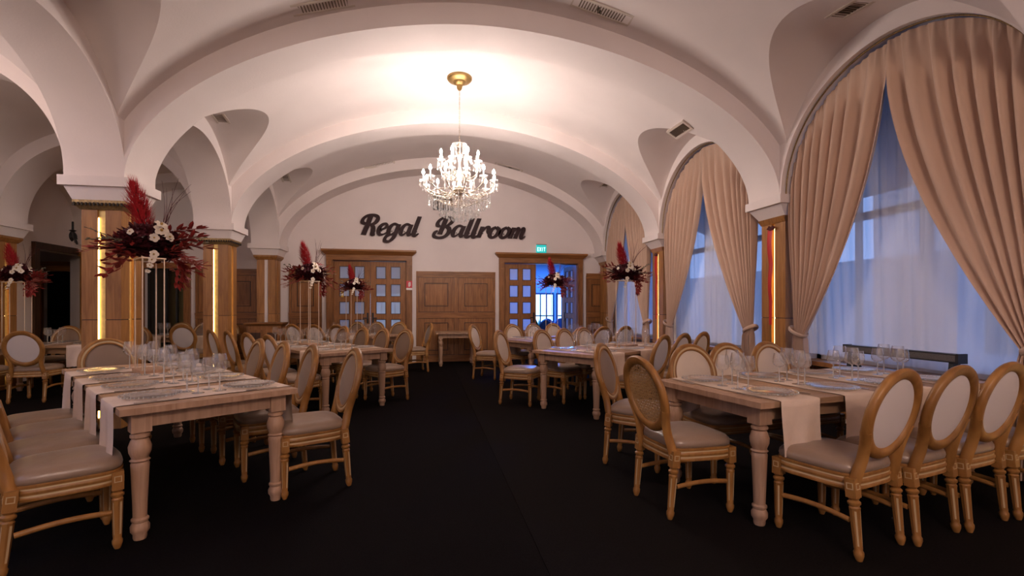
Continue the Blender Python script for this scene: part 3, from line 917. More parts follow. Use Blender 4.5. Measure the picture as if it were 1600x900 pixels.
# ------------------------------------------------------------------ lettering on the back wall
GLY = {
 # strokes: ([(x, y, width), ...]); x height 0.58, capital 1.0, slant comes later
 'R': ([[(0.20, 0.55, .10), (0.02, 0.62, .16), (0.00, 0.80, .15), (0.16, 0.96, .12), (0.42, 1.0, .12), (0.66, 0.93, .15), (0.72, 0.76, .20), (0.62, 0.58, .16), (0.42, 0.50, .09)],
        [(0.33, 0.97, .23), (0.31, 0.5, .23), (0.27, 0.0, .24)], [(0.48, 0.50, .10), (0.62, 0.40, .18), (0.68, 0.2, .21), (0.70, 0.04, .19), (0.84, 0.02, .08)]], 0.86),
 'e': ([[(0.14, 0.26, .07), (0.34, 0.34, .10), (0.44, 0.46, .14), (0.34, 0.58, .11), (0.16, 0.50, .16), (0.09, 0.28, .20), (0.18, 0.06, .14), (0.36, 0.03, .09), (0.56, 0.16, .06)]], 0.52),
 'g': ([[(0.44, 0.54, .10), (0.24, 0.58, .12), (0.09, 0.40, .19), (0.10, 0.14, .19), (0.24, 0.03, .10), (0.40, 0.16, .09)],
        [(0.50, 0.58, .19), (0.48, 0.25, .20), (0.44, -0.10, .19), (0.26, -0.31, .12), (0.04, -0.26, .14), (0.06, -0.06, .15), (0.22, 0.02, .10)]], 0.64),
 'a': ([[(0.44, 0.54, .10), (0.24, 0.58, .12), (0.09, 0.40, .19), (0.09, 0.16, .19), (0.20, 0.03, .10), (0.40, 0.20, .08)],
        [(0.50, 0.58, .19), (0.47, 0.26, .20), (0.52, 0.06, .17), (0.68, 0.10, .06)]], 0.64),
 'l': ([[(0.14, 1.0, .20), (0.12, 0.5, .21), (0.12, 0.12, .21), (0.22, 0.01, .13), (0.38, 0.13, .06)]], 0.33),
 'B': ([[(0.18, 0.52, .08), (0.02, 0.60, .17), (0.02, 0.80, .15), (0.20, 0.98, .12), (0.46, 1.0, .12), (0.64, 0.92, .16), (0.66, 0.76, .18), (0.50, 0.58, .12), (0.36, 0.52, .08)],
        [(0.33, 0.97, .22), (0.31, 0.5, .22), (0.28, 0.12, .22)],
        [(0.40, 0.54, .09), (0.62, 0.44, .18), (0.68, 0.22, .20), (0.54, 0.00, .15), (0.28, -0.06, .11), (0.04, 0.02, .14), (0.02, 0.20, .15), (0.14, 0.30, .08)]], 0.82),
 'r': ([[(0.12, 0.58, .19), (0.11, 0.3, .20), (0.10, 0.0, .20)], [(0.18, 0.30, .07), (0.30, 0.54, .11), (0.44, 0.53, .17), (0.46, 0.36, .16), (0.54, 0.22, .12)]], 0.52),
 'o': ([[(0.28, 0.58, .12), (0.10, 0.42, .19), (0.09, 0.16, .19), (0.24, 0.02, .12), (0.44, 0.16, .19), (0.46, 0.42, .19), (0.28, 0.58, .12)]], 0.54),
 'm': ([[(0.10, 0.58, .19), (0.09, 0.3, .19), (0.08, 0.0, .19)], [(0.16, 0.34, .06), (0.28, 0.55, .11), (0.37, 0.46, .18), (0.36, 0.2, .19), (0.34, 0.0, .19)],
        [(0.42, 0.34, .06), (0.54, 0.55, .11), (0.63, 0.46, .18), (0.61, 0.16, .19), (0.68, 0.02, .13), (0.82, 0.13, .05)]], 0.74),
}
def letter(ch, x, z, size, parent, name):
    strokes, adv = GLY[ch]
    mb = MB(); slant = 0.34
    for q, st in enumerate(strokes):
        c = catmull(st, 7)
        L, Rr = [], []
        for i, p in enumerate(c):
            a = c[max(i - 1, 0)]; b = c[min(i + 1, len(c) - 1)]
            t = Vector((b.x - a.x, b.y - a.y)); t = t.normalized() if t.length > 1e-6 else Vector((1, 0))
            nn = Vector((-t.y, t.x)) * (p.z * 0.56)
            L.append((p.x + nn.x, p.y + nn.y)); Rr.append((p.x - nn.x, p.y - nn.y))
        def W(pt, y): return ((pt[0] + slant * pt[1]) * size, y, pt[1] * size)
        f = -0.055 - 0.0008 * q
        mb.grid([[W(a, f), W(b, f)] for a, b in zip(L, Rr)])
        mb.grid([[W(a, -0.025), W(a, f)] for a in L]); mb.grid([[W(a, f), W(a, -0.025)] for a in Rr])
        for (a, b) in ((L[0], Rr[0]), (L[-1], Rr[-1])):
            mb.add([W(a, -0.025), W(b, -0.025), W(b, f), W(a, f)], [(0, 1, 2, 3)])
    for (sx, sz) in ((0.30, 0.2),):
        mb.box(sx * size, sx * size + .02, -0.04, 0.0, sz * size, sz * size + .02)
    mb.build(name, 'letter', parent, None, (x, 0, z))
    return adv * size
for word, x0, x1, lab in (('Regal', -1.60, -0.13, 'dark raised script word Regal on the white back wall'), ('Ballroom', 0.16, 2.50, 'dark raised script word Ballroom on the white back wall')):
    wd = empty('wall_lettering', (x0, YB, 3.065)); tag(wd, lab, 'lettering', 'script words on the back wall')
    tot = sum(GLY[c][1] for c in word) + 0.20
    size = 0.475; k = (x1 - x0) / (tot * size)
    x = 0.0
    for c in word:
        o_adv = letter(c, x, 0, size, wd, 'letter_' + c.lower() + ('_capital' if c.isupper() else ''))
        x += o_adv * k
    for c in kids(wd):
        c.scale = (k, 1, 1)

# ------------------------------------------------------------------ signs and fittings on the back wall
ex = empty('exit_sign', (2.885, YB, 2.72)); tag(ex, 'lit teal EXIT sign above the open double door', 'sign')
MB().box(-0.125, 0.125, -0.05, 0, 0, 0.20).build('light_box', 'exit', ex)
MB().box(-0.13, 0.13, -0.055, 0, 0.20, 0.215).build('top_rail', 'slat', ex)
def block_letter(parent, name, strokes, x, z, w, h, y, mat, t=0.013):
    mb = MB()
    for (a, b) in strokes:
        p, q = Vector((x + a[0] * w, y, z + a[1] * h)), Vector((x + b[0] * w, y, z + b[1] * h))
        d = (q - p).normalized(); n = Vector((-d.z, 0, d.x)) * t / 2; p = p - d * t / 2; q = q + d * t / 2
        o = Vector((0, -0.004, 0))
        mb.add([p + n, p - n, q - n, q + n, p + n + o, p - n + o, q - n + o, q + n + o], [(4, 5, 6, 7), (0, 4, 7, 3), (1, 2, 6, 5), (0, 1, 5, 4), (3, 7, 6, 2)])
    mb.build(name, mat, parent)
EXL = {'e': [((0, 0), (0, 1)), ((0, 0), (1, 0)), ((0, .5), (.8, .5)), ((0, 1), (1, 1))], 'x': [((0, 0), (1, 1)), ((0, 1), (1, 0))], 'i': [((.5, 0), (.5, 1))], 't': [((.5, 0), (.5, 1)), ((0, 1), (1, 1))]}
for k, c in enumerate('exit'):
    block_letter(ex, 'letter_' + c, EXL[c], -0.10 + k * 0.053, 0.045, 0.036, 0.085, -0.0505, 'exit_txt', 0.011)
fs = empty('extinguisher_sign', (-0.405, YB - 0.086, 1.80)); tag(fs, 'red fire extinguisher sign with white pictogram on the door jamb', 'sign')
MB().box(-0.07, 0.07, -0.004, 0, 0, 0.17).build('plate', 'signred', fs)
MB().box(-0.07, 0.07, -0.004, 0, -0.05, 0).build('caption_plate', 'signwhite', fs)
MB().box(-0.018, 0.018, -0.007, -0.004, 0.03, 0.12).box(-0.008, 0.022, -0.007, -0.004, 0.12, 0.14).box(0.026, 0.036, -0.007, -0.004, 0.05, 0.135).build('pictogram', 'signwhite', fs)
yt = empty('yellow_tag', (-1.97, YB + 0.048, 1.58)); tag(yt, 'yellow tag stuck on the closed double door', 'sign')
MB().box(-0.03, 0.03, -0.004, 0, 0, 0.22).build('plate', 'signyellow', yt)
MB().box(-0.012, 0.012, -0.007, -0.004, 0.13, 0.19).box(-0.015, 0.015, -0.007, -0.004, 0.03, 0.09).build('pictogram', 'signwhite', yt)
pr = empty('wall_speaker', (0.42, YB, 3.72)); tag(pr, 'black slatted wall unit behind the chandelier crystals', 'speaker')
MB().box(-0.25, 0.25, -0.10, 0, 0, 0.40).build('housing', 'black', pr)
for k in range(5):
    MB().box(-0.235 + k * 0.1, -0.175 + k * 0.1, -0.12, -0.10, 0.03, 0.37).build('slat', 'slat', pr)

# sconce on the outer left wall
sc = empty('wall_sconce', (-7.12, 11.25, 2.78)); sc.scale = (1.6, 1.6, 1.6); tag(sc, 'dark bronze two-arm wall sconce with glass drops above the dark doorway', 'sconce')
MB().lathe([(0.0, 0), (0.07, 0.0), (0.05, 0.02), (0.0, 0.03)], 14, mat=Matrix.Rotation(pi / 2, 4, 'Y'), cap=False).build('backplate', 'black', sc, 40)
for s in (-1, 1):
    a = MB().tube(catmull([(0.02, 0, 0), (0.08, s * .05, -.10), (0.12, s * .16, -.06), (0.12, s * .19, .03)], 5), 0.010, 6).build('arm', 'black', sc, 50)
    MB().lathe([(0.012, .03), (0.04, .05), (0.012, .06), (0.011, .16)], 10, c=(0.12, s * .19, 0)).build('candle_cup', 'black', a, 40)
    MB().lathe([(0.002, -.10), (0.012, -.06), (0.002, -.02)], 6, c=(0.12, s * .16, 0)).build('drop', 'crystal', a)

# black LED bar standing on the sill of the largest window
lb = empty('led_light_bar', (4.45, 3.88, 0.69)); tag(lb, 'black LED stage light bar standing on the largest window sill', 'light bar')
MB().box(-0.045, 0.045, -0.56, 0.56, 0.16, 0.235).build('housing', 'black', lb)
MB().box(-0.048, -0.045, -0.54, 0.54, 0.172, 0.225).build('lens_strip', mat_plain('dusty_lens', (0.10, 0.09, 0.09), 0.5, noise=0.3, nscale=150), lb)
for s in (-1, 1):
    MB().frustum((-0.05, 0.10, s * .50 - .02, s * .50 + .02), 0.0, (-0.03, 0.03, s * .50 - .02, s * .50 + .02), 0.17).build('bracket', 'black', lb)
    MB().box(-0.05, 0.05, s * .56 - .008, s * .56 + .008, 0.155, 0.24).build('end_cap', 'black', lb)

# low cabinet around the foot of the rear column
cb = empty('low_cabinet', (-3.36, 11.02, 0)); tag(cb, 'low brown oak cabinet at the foot of the rear column', 'cabinet')
MB().box(-0.34, 0.34, -0.16, 0.16, 0, 0.94).build('body', 'panel_wood', cb)
MB().frustum((-0.35, 0.35, -0.17, 0.17), 0.94, (-0.39, 0.39, -0.21, 0.17), 0.985).box(-0.39, 0.39, -0.21, 0.17, 0.985, 1.01).build('top', 'panel_wood_h', cb)
for s in (-1, 1):
    d = MB().box(s * .165 - .14, s * .165 + .14, -0.178, -0.16, 0.10, 0.86).build('door', 'panel_wood', cb)
    MB().box(s * .165 - .10, s * .165 + .10, -0.183, -0.178, 0.16, 0.80).build('door_panel', 'dark_wood', d)

# ------------------------------------------------------------------ chandelier
def crystal_strand(n, step, r, drop=True):
    mb = MB(); z = 0
    for k in range(n):
        rr = r * (0.8 if k % 2 else 1.0)
        mb.lathe([(0.0008, z), (rr, z - step * .45), (0.0008, z - step * .9)], 6)
        z -= step
    if drop:
        mb.lathe([(0.001, z), (r * 1.5, z - step * 1.6), (r * .9, z - step * 2.1), (0.001, z - step * 2.4)], 6)
    return mb

def chandelier(x, y, ztop, label, bulb='bulb'):
    zc = ztop - 1.73                       # hub level
    c = empty('chandelier', (x, y, zc)); tag(c, label, 'chandelier')
    H = ztop - zc
    MB().lathe([(0.185, H + .03), (0.19, H - .03), (0.17, H - .055), (0.10, H - .07), (0.085, H - .10), (0.045, H - .12), (0.04, H - .17), (0.02, H - .20), (0.0, H - .20)], 28).build('ceiling_rose', 'gold', c, 40)
    ch = MB(); z = H - 0.2; k = 0
    while z > 0.76:
        pts = [(0.009 * cos(a), 0, z - .016 + .022 * sin(a)) if k % 2 else (0, 0.009 * cos(a), z - .016 + .022 * sin(a)) for a in [2 * pi * q / 8 for q in range(8)]]
        ch.tube(pts, 0.003, 5, closed=True); z -= 0.036; k += 1
    ch.build('chain', 'brass', c, 60)
    MB().lathe([(0.004, 0.76), (0.02, 0.74), (0.03, 0.70), (0.012, 0.66), (0.018, 0.60), (0.045, 0.54), (0.02, 0.46), (0.016, 0.36), (0.05, 0.28), (0.06, 0.22), (0.025, 0.14), (0.03, 0.08), (0.085, 0.04), (0.10, 0.0), (0.08, -0.04), (0.03, -0.07), (0.012, -.12), (0.0, -.13)], 18).build('stem', 'brass', c, 40)
    MB().lathe([(0.11, 0.70), (0.115, 0.705), (0.11, 0.71), (0.02, 0.715)], 20, cap=False).build('crown', 'crystal', c, 40)
    bulb_me = MB().lathe([(0.004, 0.0), (0.016, 0.010), (0.021, 0.028), (0.016, 0.050), (0.006, 0.070), (0.001, 0.078)], 8).mesh('bulb', bulb, 179)
    candle_me = MB().lathe([(0.011, 0), (0.011, 0.085), (0.008, 0.09)], 10).mesh('candle_sleeve', 'candle', 60)
    bob_me = MB().lathe([(0.010, -0.015), (0.03, -0.008), (0.062, 0.010), (0.064, 0.013), (0.03, -0.002), (0.012, 0.0)], 14, cap=False).mesh('drip_tray', 'crystal', 60)
    drop_s = crystal_strand(2, 0.022, 0.009).mesh('crystal_strand', 'crystal')
    drop_m = crystal_strand(5, 0.022, 0.0095).mesh('crystal_strand', 'crystal')
    drop_l = crystal_strand(8, 0.022, 0.0095).mesh('crystal_strand', 'crystal')
    for tier, (n, R, zb, z0, a0) in enumerate(((12, 0.545, 0.155, 0.0, 0.1), (8, 0.30, 0.46, 0.24, 0.35))):
        arm = catmull([(0.05, 0, z0), (R * .35, 0, z0 - .075), (R * .72, 0, z0 - .05), (R * .97, 0, z0 + .03), (R, 0, zb - .05)], 6)
        arm_me = MB().tube(arm, 0.0085, 7).mesh('arm', 'brass', 60)
        for k in range(n):
            a = a0 + 2 * pi * k / n
            o = link('arm', arm_me, c, None, (0, 0, a))
            link('drip_tray', bob_me, o, (R, 0, zb - .04))
            link('candle_sleeve', candle_me, o, (R, 0, zb - .035))
            link('bulb', bulb_me, o, (R, 0, zb + .055))
            for q in range(5):
                b = 2 * pi * q / 5 + .3
                link('crystal_strand', drop_s, o, (R + .056 * cos(b), .056 * sin(b), zb - .032))
            link('crystal_strand', drop_m, o, (R * .80, 0, z0 - .045))
            link('crystal_strand', drop_s, o, (R * .58, 0, z0 - .075))
    # hanging rings of crystal strands under the arms
    for (R, z, n, me) in ((0.47, -0.07, 34, drop_m), (0.38, -0.12, 30, drop_m), (0.30, -0.16, 26, drop_l), (0.20, -0.20, 18, drop_l), (0.10, -0.24, 10, drop_l), (0.105, 0.70, 12, drop_m), (0.17, 0.26, 12, drop_s)):
        rp = [(R * cos(2 * pi * k / 36), R * sin(2 * pi * k / 36), z) for k in range(36)]
        ring = MB().tube(rp, 0.005, 5, closed=True).build('crystal_ring', 'brass', c, 60)
        for k in range(n):
            a = 2 * pi * k / n
            link('crystal_strand', me, ring, (R * cos(a), R * sin(a), z - .004))
    for k in range(4):
        a = pi / 4 + k * pi / 2
        MB().tube([(0.47 * cos(a), 0.47 * sin(a), -.07), (0.10 * cos(a), 0.10 * sin(a), -.24), (0.02 * cos(a), .02 * sin(a), -.10)], 0.003, 5).build('ring_wire', 'brass', c, 60)
    for k in range(8):
        a = 2 * pi * k / 8
        p = [(lerp(0.105, 0.26, t ** 1.8) * cos(a), lerp(0.105, 0.26, t ** 1.8) * sin(a), lerp(0.70, 0.38, t) - 0.05 * sin(pi * t)) for t in [q / 14 for q in range(15)]]
        mb = MB()
        for q in p:
            mb.lathe([(0.0008, .012), (0.009, 0), (0.0008, -.012)], 6, c=q)
        mb.build('crystal_garland', 'crystal', c)
    return c

# ------------------------------------------------------------------ dining chair (front towards +y)
LEAN = 0.24
def back_pt(x, z, off=0.0):
    """point on the leaning plane of the backrest; off is forward of that plane"""
    return (x, -0.215 - LEAN * (z - 0.46) + off, z)
OZ, OA, OB = 0.757, 0.180, 0.190            # oval centre height, inner half width, inner half height

def seat_outline(n=48, gx=1.0):
    P = []
    for k in range(n):
        a = 2 * pi * k / n
        ca, sa = cos(a), sin(a); e = 0.42
        x = math.copysign(abs(ca) ** e, ca); y = math.copysign(abs(sa) ** e, sa)
        w = 0.232 + 0.018 * y
        P.append((x * w, 0.005 + y * 0.222 + (0.02 * (1 - x * x) if y > 0 else 0)))
    return P

def chair_meshes():
    D = {}
    O = seat_outline()
    # rail with carved grooves
    prof = [(0.90, 0.355), (1.0, 0.355), (1.012, 0.368), (0.992, 0.374), (0.992, 0.384), (1.012, 0.392), (1.012, 0.404), (0.992, 0.410), (0.992, 0.418), (1.008, 0.425), (1.0, 0.436), (0.90, 0.436)]
    n = len(O); P = [[(x * s, y * s, z + (0.012 * (1 - (x / .25) ** 2) if (y > .15 and z < .37) else 0)) for (s, z) in prof] for (x, y) in O]
    mb = MB(); mb.grid(P, 0, True)
    for i, f in enumerate(mb.f):
        j = i % (len(prof) - 1)
        if j in (3, 7): mb.m[i] = 1
    D['seat_rail'] = mb.mesh('seat_rail', ['chair_wood', 'chair_wash'], 50)
    # cushion
    rings = [(0.93, 0.430), (0.985, 0.440), (1.0, 0.455), (0.985, 0.474), (0.93, 0.490), (0.80, 0.503), (0.55, 0.512), (0.25, 0.516)]
    P = [[(x * s, y * s, z) for (s, z) in rings] + [(0, 0, 0.517)] for (x, y) in O]
    D['seat_cushion'] = MB().grid(P, 0, True).mesh('seat_cushion', 'satin', 179)
    # oval frame
    n = 48; prof = []
    fw = 0.060
    sec = [(0, 0.002), (0.005, 0.020), (0.013, 0.023), (0.018, 0.017), (0.034, 0.018), (0.040, 0.022), (0.052, 0.019), (fw, 0.004), (fw, -0.010), (0.050, -0.022), (0.024, -0.025), (0.006, -0.017), (0.0, -0.008)]
    P = []
    for k in range(n):
        a = 2 * pi * k / n
        P.append([back_pt((OA + d) * cos(a), OZ + (OB + d) * sin(a), o) for (d, o) in sec + sec[:1]])
    mb = MB(); mb.grid(P, 0, True)
    for i in range(len(mb.f)):
        if i % len(sec) in (3,): mb.m[i] = 1
    # uprights sweeping from the rear leg blocks into the oval
    for s in (-1, 1):
        pts = catmull([back_pt(s * .185, 0.36), back_pt(s * .178, 0.45), back_pt(s * .168, 0.53), back_pt(s * .180, 0.61), back_pt(s * .205, 0.68)], 6)
        mb.tube(pts, [0.031 - 0.003 * q / 24 for q in range(len(pts))], 8, flat=0.85)
    D['back_frame'] = mb.mesh('back_frame', ['chair_wood', 'chair_wash'], 50)
    def disc(f_off, dome, mat, name, k=1.0):
        P = []
        for q in range(40):
            a = 2 * pi * q / 40
            P.append([back_pt(OA * k * r * cos(a), OZ + OB * k * r * sin(a), f_off + dome * sqrt(max(0, 1 - r * r))) for r in (1.02, 0.96, 0.85, 0.65, 0.4, 0.15)] + [back_pt(0, OZ, f_off + dome)])
        return MB().grid(P, 0, True).mesh(name, mat, 179)
    D['back_pad'] = disc(0.004, 0.022, 'back_satin', 'back_pad')
    D['back_pad_ivory'] = disc(0.004, 0.022, 'ivory_pad', 'back_pad')
    D['back_panel'] = disc(-0.006, -0.010, 'white_cloth', 'back_panel')
    # cane lattice for the one cane-backed chair
    mb = MB(); st = 0.0195
    def strip(p0, p1, w, o):
        d = Vector((p1[0] - p0[0], p1[1] - p0[1])).normalized(); nx, nz = -d.y * w, d.x * w
        q = [back_pt(p0[0] + nx, p0[1] + nz, o), back_pt(p0[0] - nx, p0[1] - nz, o), back_pt(p1[0] - nx, p1[1] - nz, o), back_pt(p1[0] + nx, p1[1] + nz, o)]
        q2 = [(a, b - 0.002, c) for a, b, c in q]
        mb.add(q + q2, [(0, 1, 2, 3), (7, 6, 5, 4), (0, 4, 5, 1), (2, 6, 7, 3), (1, 5, 6, 2), (0, 3, 7, 4)])
    k = -12
    while k <= 12:
        x = k * st
        if abs(x) < OA * .99:
            h = OB * sqrt(1 - (x / OA) ** 2); strip((x, OZ - h), (x, OZ + h), 0.0030, -0.004)
        k += 1
    k = -14
    while k <= 14:
        z = k * st
        if abs(z) < OB * .99:
            h = OA * sqrt(1 - (z / OB) ** 2); strip((-h, OZ + z), (h, OZ + z), 0.0029, -0.001)
        k += 1
    for sgn in (-1, 1):
        for k in range(-17, 18):
            c = k * st * 1.414
            # line z = sgn*x + c inside the ellipse
            A = 1 / OA ** 2 + 1 / OB ** 2; B = 2 * sgn * c / OB ** 2; C = c * c / OB ** 2 - 1
            dsc = B * B - 4 * A * C
            if dsc > 1e-6:
                xa, xb = (-B - sqrt(dsc)) / (2 * A), (-B + sqrt(dsc)) / (2 * A)
                strip((xa, OZ + sgn * xa + c), (xb, OZ + sgn * xb + c), 0.0011, -0.0025)
    D['cane_panel'] = mb.mesh('cane_panel', mat_plain('woven_cane', (0.50, 0.29, 0.11), 0.5))
    # legs
    def flute(r, z, k):
        return r * (0.86 if (k % 2 and 0.075 < z < 0.262) else 1.0)
    lp = [(0.011, 0.0), (0.014, 0.008), (0.0195, 0.028), (0.0205, 0.045), (0.016, 0.056), (0.017, 0.066), (0.0175, 0.08), (0.0215, 0.258), (0.0225, 0.272), (0.018, 0.281), (0.0255, 0.292), (0.0255, 0.302), (0.017, 0.312), (0.024, 0.325)]
    mb = MB().lathe([(r * 1.2, z) for r, z in lp], 16, fn=flute)
    for i in range(len(mb.f) - 2):
        row, k = divmod(i, 16)
        if row == 6 and k % 4 == 1: mb.m[i] = 1
    mb.box(-0.026, 0.026, -0.026, 0.026, 0.325, 0.425)
    D['leg'] = mb.mesh('leg', ['chair_wood', 'chair_wash'], 40)
    # raised square rosette on the leg block
    mb = MB(); a, b = 0.017, 0.0125
    for (x0, x1, z0, z1) in ((-a, a, -a, -b), (-a, a, b, a), (-a, -b, -b, b), (b, a, -b, b)):
        mb.box(x0, x1, -0.0016, 0.001, z0, z1)
    D['rosette'] = mb.mesh('rosette', 'chair_wash')
    # side stretcher
    pts = [(0, lerp(-0.19, 0.18, k / 8), 0.20 + 0.014 * sin(pi * k / 8)) for k in range(9)]
    D['stretcher'] = MB().tube(pts, 0.0125, 8, flat=1.2).mesh('stretcher', 'chair_wood', 50)
    return D
CH = chair_meshes()
def chair_proto(cane=False, pad='back_pad'):
    P = Proto('dining_chair')
    P.part('seat_rail', CH['seat_rail']); P.part('seat_cushion', CH['seat_cushion'])
    P.part('back_frame', CH['back_frame'])
    if cane:
        P.part('cane_panel', CH['cane_panel'], label='woven cane back panel')
    else:
        P.part('back_pad', CH[pad]); P.part('back_panel', CH['back_panel'], label='white linen rear of the backrest')
    for sx in (-1, 1):
        P.part('leg', CH['leg'], (sx * .212, .205, 0), None,
               [('rosette', CH['rosette'], (sx * .026, 0, .385), (0, 0, sx * pi / 2)), ('rosette', CH['rosette'], (0, .026, .385), (0, 0, pi))])
        P.part('leg', CH['leg'], (sx * .200, -.235, 0), (radians(-5), 0, 0),
               [('rosette', CH['rosette'], (sx * .026, 0, .385), (0, 0, sx * pi / 2)), ('rosette', CH['rosette'], (0, -.026, .385), (0, 0, 0))])
        P.part('stretcher', CH['stretcher'], (sx * .207, 0, 0))
    return P
CHAIR = chair_proto(); CANE = chair_proto(True); IVORY = chair_proto(False, 'back_pad_ivory')
def put_chair(x, y, phi, label, group, proto=None):
    """phi = compass angle (from +x) the sitter would face"""
    return (proto or CHAIR).place((x, y, 0), radians(phi - 90), label, 'chair', group)

# ------------------------------------------------------------------ tables (local x = short side, local y = long side)
TZ = 0.765
LEGP = [(0.030, 0.0), (0.034, 0.012), (0.034, 0.03), (0.046, 0.05), (0.047, 0.075), (0.036, 0.098), (0.043, 0.108), (0.043, 0.118), (0.034, 0.128), (0.036, 0.20), (0.044, 0.40), (0.046, 0.43), (0.040, 0.442), (0.050, 0.452), (0.040, 0.462), (0.044, 0.475), (0.054, 0.50), (0.056, 0.53), (0.045, 0.565), (0.038, 0.575), (0.048, 0.585), (0.048, 0.598), (0.038, 0.606), (0.048, 0.615)]
TLEG = MB().lathe(LEGP, 20).box(-0.048, 0.048, -0.048, 0.048, 0.615, TZ - 0.04).mesh('leg', 'table_leg', 40)
def table(O, th, W, L, label, nplank=5):
    t = empty('dining_table', (O[0], O[1], 0), radians(th)); tag(t, label, 'table', 'pale wooden dining tables')
    eb = 0.11
    for k in range(nplank):
        a = W * k / nplank; b = W * (k + 1) / nplank - 0.003
        MB().box(a, b, eb, L - eb, TZ - 0.036, TZ).build('plank', 'table_wood', t)
    for (a, b) in ((0, eb - .003), (L - eb + .003, L)):
        MB().box(-0.004, W + .001, a, b, TZ - 0.036, TZ).build('end_board', 'table_leg', t)
    i = 0.105
    for (x, y) in ((i, i), (W - i, i), (i, L - i), (W - i, L - i)):
        link('leg', TLEG, t, (x, y, 0))
    z0 = TZ - 0.125
    for (x0, x1, y0, y1, m) in ((i - .03, i - .01, i + .04, L - i - .04, 'table_wood'), (W - i + .01, W - i + .03, i + .04, L - i - .04, 'table_wood'), (i + .04, W - i - .04, i - .03, i - .01, 'table_leg'), (i + .04, W - i - .04, L - i + .01, L - i + .03, 'table_leg')):
        MB().box(x0, x1, y0, y1, z0, TZ - 0.036).build('apron', m, t)
    return t
def world_pt(O, th, x, y):
    c, s = cos(radians(th)), sin(radians(th))
    return (O[0] + x * c - y * s, O[1] + x * s + y * c)

def runner_mesh(W, width, hang0, hang1, seed):
    """strip across a table top of width W with both ends hanging down"""
    rnd = random.Random(seed); e = 0.008
    path = []
    for k in range(9): path.append((-e - 0.004, TZ - hang0 * (1 - k / 8) ** 1, 1 - k / 8, 0))
    path.append((-e * .4, TZ + 0.003, 0, 0))
    for k in range(13): path.append((lerp(0.01, W - 0.01, k / 12), TZ + 0.0035, 0, 1))
    path.append((W + e * .4, TZ + 0.003, 0, 0))
    for k in range(9): path.append((W + e + 0.004, TZ - hang1 * (k / 8), k / 8, 0))
    ph = rnd.uniform(0, 6); n = 12; P = []
    for (x, z, dn, top) in path:
        row = []
        sd = -1 if x < W / 2 else 1
        for k in range(n + 1):
            u = k / n - 0.5
            y = u * width * (1 + 0.02 * sin(7 * x + ph)) + 0.006 * sin(9 * x + ph)
            xo = sd * dn * (0.012 + 0.014 * sin(u * 11 + ph + 2 * dn)) if dn > 0 else 0
            zz = z + (0.0018 * abs(sin(u * 9 + ph + x * 5)) if top else 0)
            row.append((x + xo, y, zz + (0.008 * sin(u * 5 + ph) * dn)))
        P.append(row)
    # two sides so the cloth has thickness
    mb = MB().grid(P)
    return mb.mesh('runner', 'runner', 179)

# ------------------------------------------------------------------ tableware
GB = MB().lathe([(0.005, 0.098), (0.020, 0.104), (0.036, 0.118), (0.0415, 0.135), (0.039, 0.165), (0.032, 0.205), (0.0305, 0.205), (0.037, 0.165), (0.0395, 0.135), (0.034, 0.120), (0.018, 0.107), (0.0, 0.103)], 18, cap=False).mesh('bowl', 'glass', 60)
GS = MB().lathe([(0.0065, 0.004), (0.0042, 0.015), (0.0038, 0.06), (0.0050, 0.095), (0.008, 0.101)], 10).mesh('stem', 'glass_solid', 60)
GF = MB().lathe([(0.034, 0.0), (0.034, 0.002), (0.020, 0.004), (0.006, 0.007)], 18).mesh('foot', 'glass_solid', 40)
GLASS = Proto('wine_glass'); GLASS.part('bowl', GB); GLASS.part('stem', GS); GLASS.part('foot', GF)
GONE = MB()
for (pr, sg, cp) in (([(0.005, 0.098), (0.036, 0.118), (0.0415, 0.135), (0.039, 0.165), (0.032, 0.205)], 12, False),):
    GONE.lathe(pr, sg, cap=cp)
GONE.lathe([(0.0065, 0.004), (0.0038, 0.06), (0.008, 0.101)], 8, mi=1).lathe([(0.034, 0.0), (0.034, 0.002), (0.006, 0.006)], 12, mi=1)
GONE = GONE.mesh('wine_glass', ['glass', 'glass_solid'], 60)
pm = MB().lathe([(0.0, 0.004), (0.098, 0.004), (0.112, 0.010), (0.158, 0.017), (0.160, 0.020), (0.112, 0.014), (0.097, 0.008), (0.0, 0.008)], 40, cap=False)
PLATE_D = pm.mesh('plate_dish', 'plate_glass', 40)
bd = MB()
for k in range(44):
    a = 2 * pi * k / 44
    bd.lathe([(0.001, .012), (0.0055, .0175), (0.001, .023)], 5, c=(0.157 * cos(a), 0.157 * sin(a), 0.0))
for k in range(34):
    a = 2 * pi * k / 34
    bd.lathe([(0.001, .009), (0.0045, .0140), (0.001, .019)], 5, c=(0.130 * cos(a), 0.130 * sin(a), 0.0))
PLATE_B = bd.mesh('bead_rim', 'glass_solid')
PLATE = Proto('charger_plate'); PLATE.part('dish', PLATE_D); PLATE.part('bead_rim', PLATE_B)
fk = MB().box(-0.004, 0.004, -0.10, 0.03, 0, 0.0025).frustum((-0.009, 0.009, 0.03, 0.05), 0, (-0.009, 0.009, 0.03, 0.05), 0.0025)
for q in range(4): fk.box(-0.010 + q * .0058, -0.007 + q * .0058, 0.05, 0.095, 0, 0.002)
FORK = fk.mesh('fork', 'steel')
KNIFE = MB().box(-0.006, 0.006, -0.11, 0.0, 0, 0.004).frustum((-0.008, 0.006, 0.0, 0.11), 0, (-0.007, 0.005, 0.0, 0.105), 0.002).mesh('knife', 'steel')
ORD = ['first', 'second', 'third', 'fourth', 'fifth']

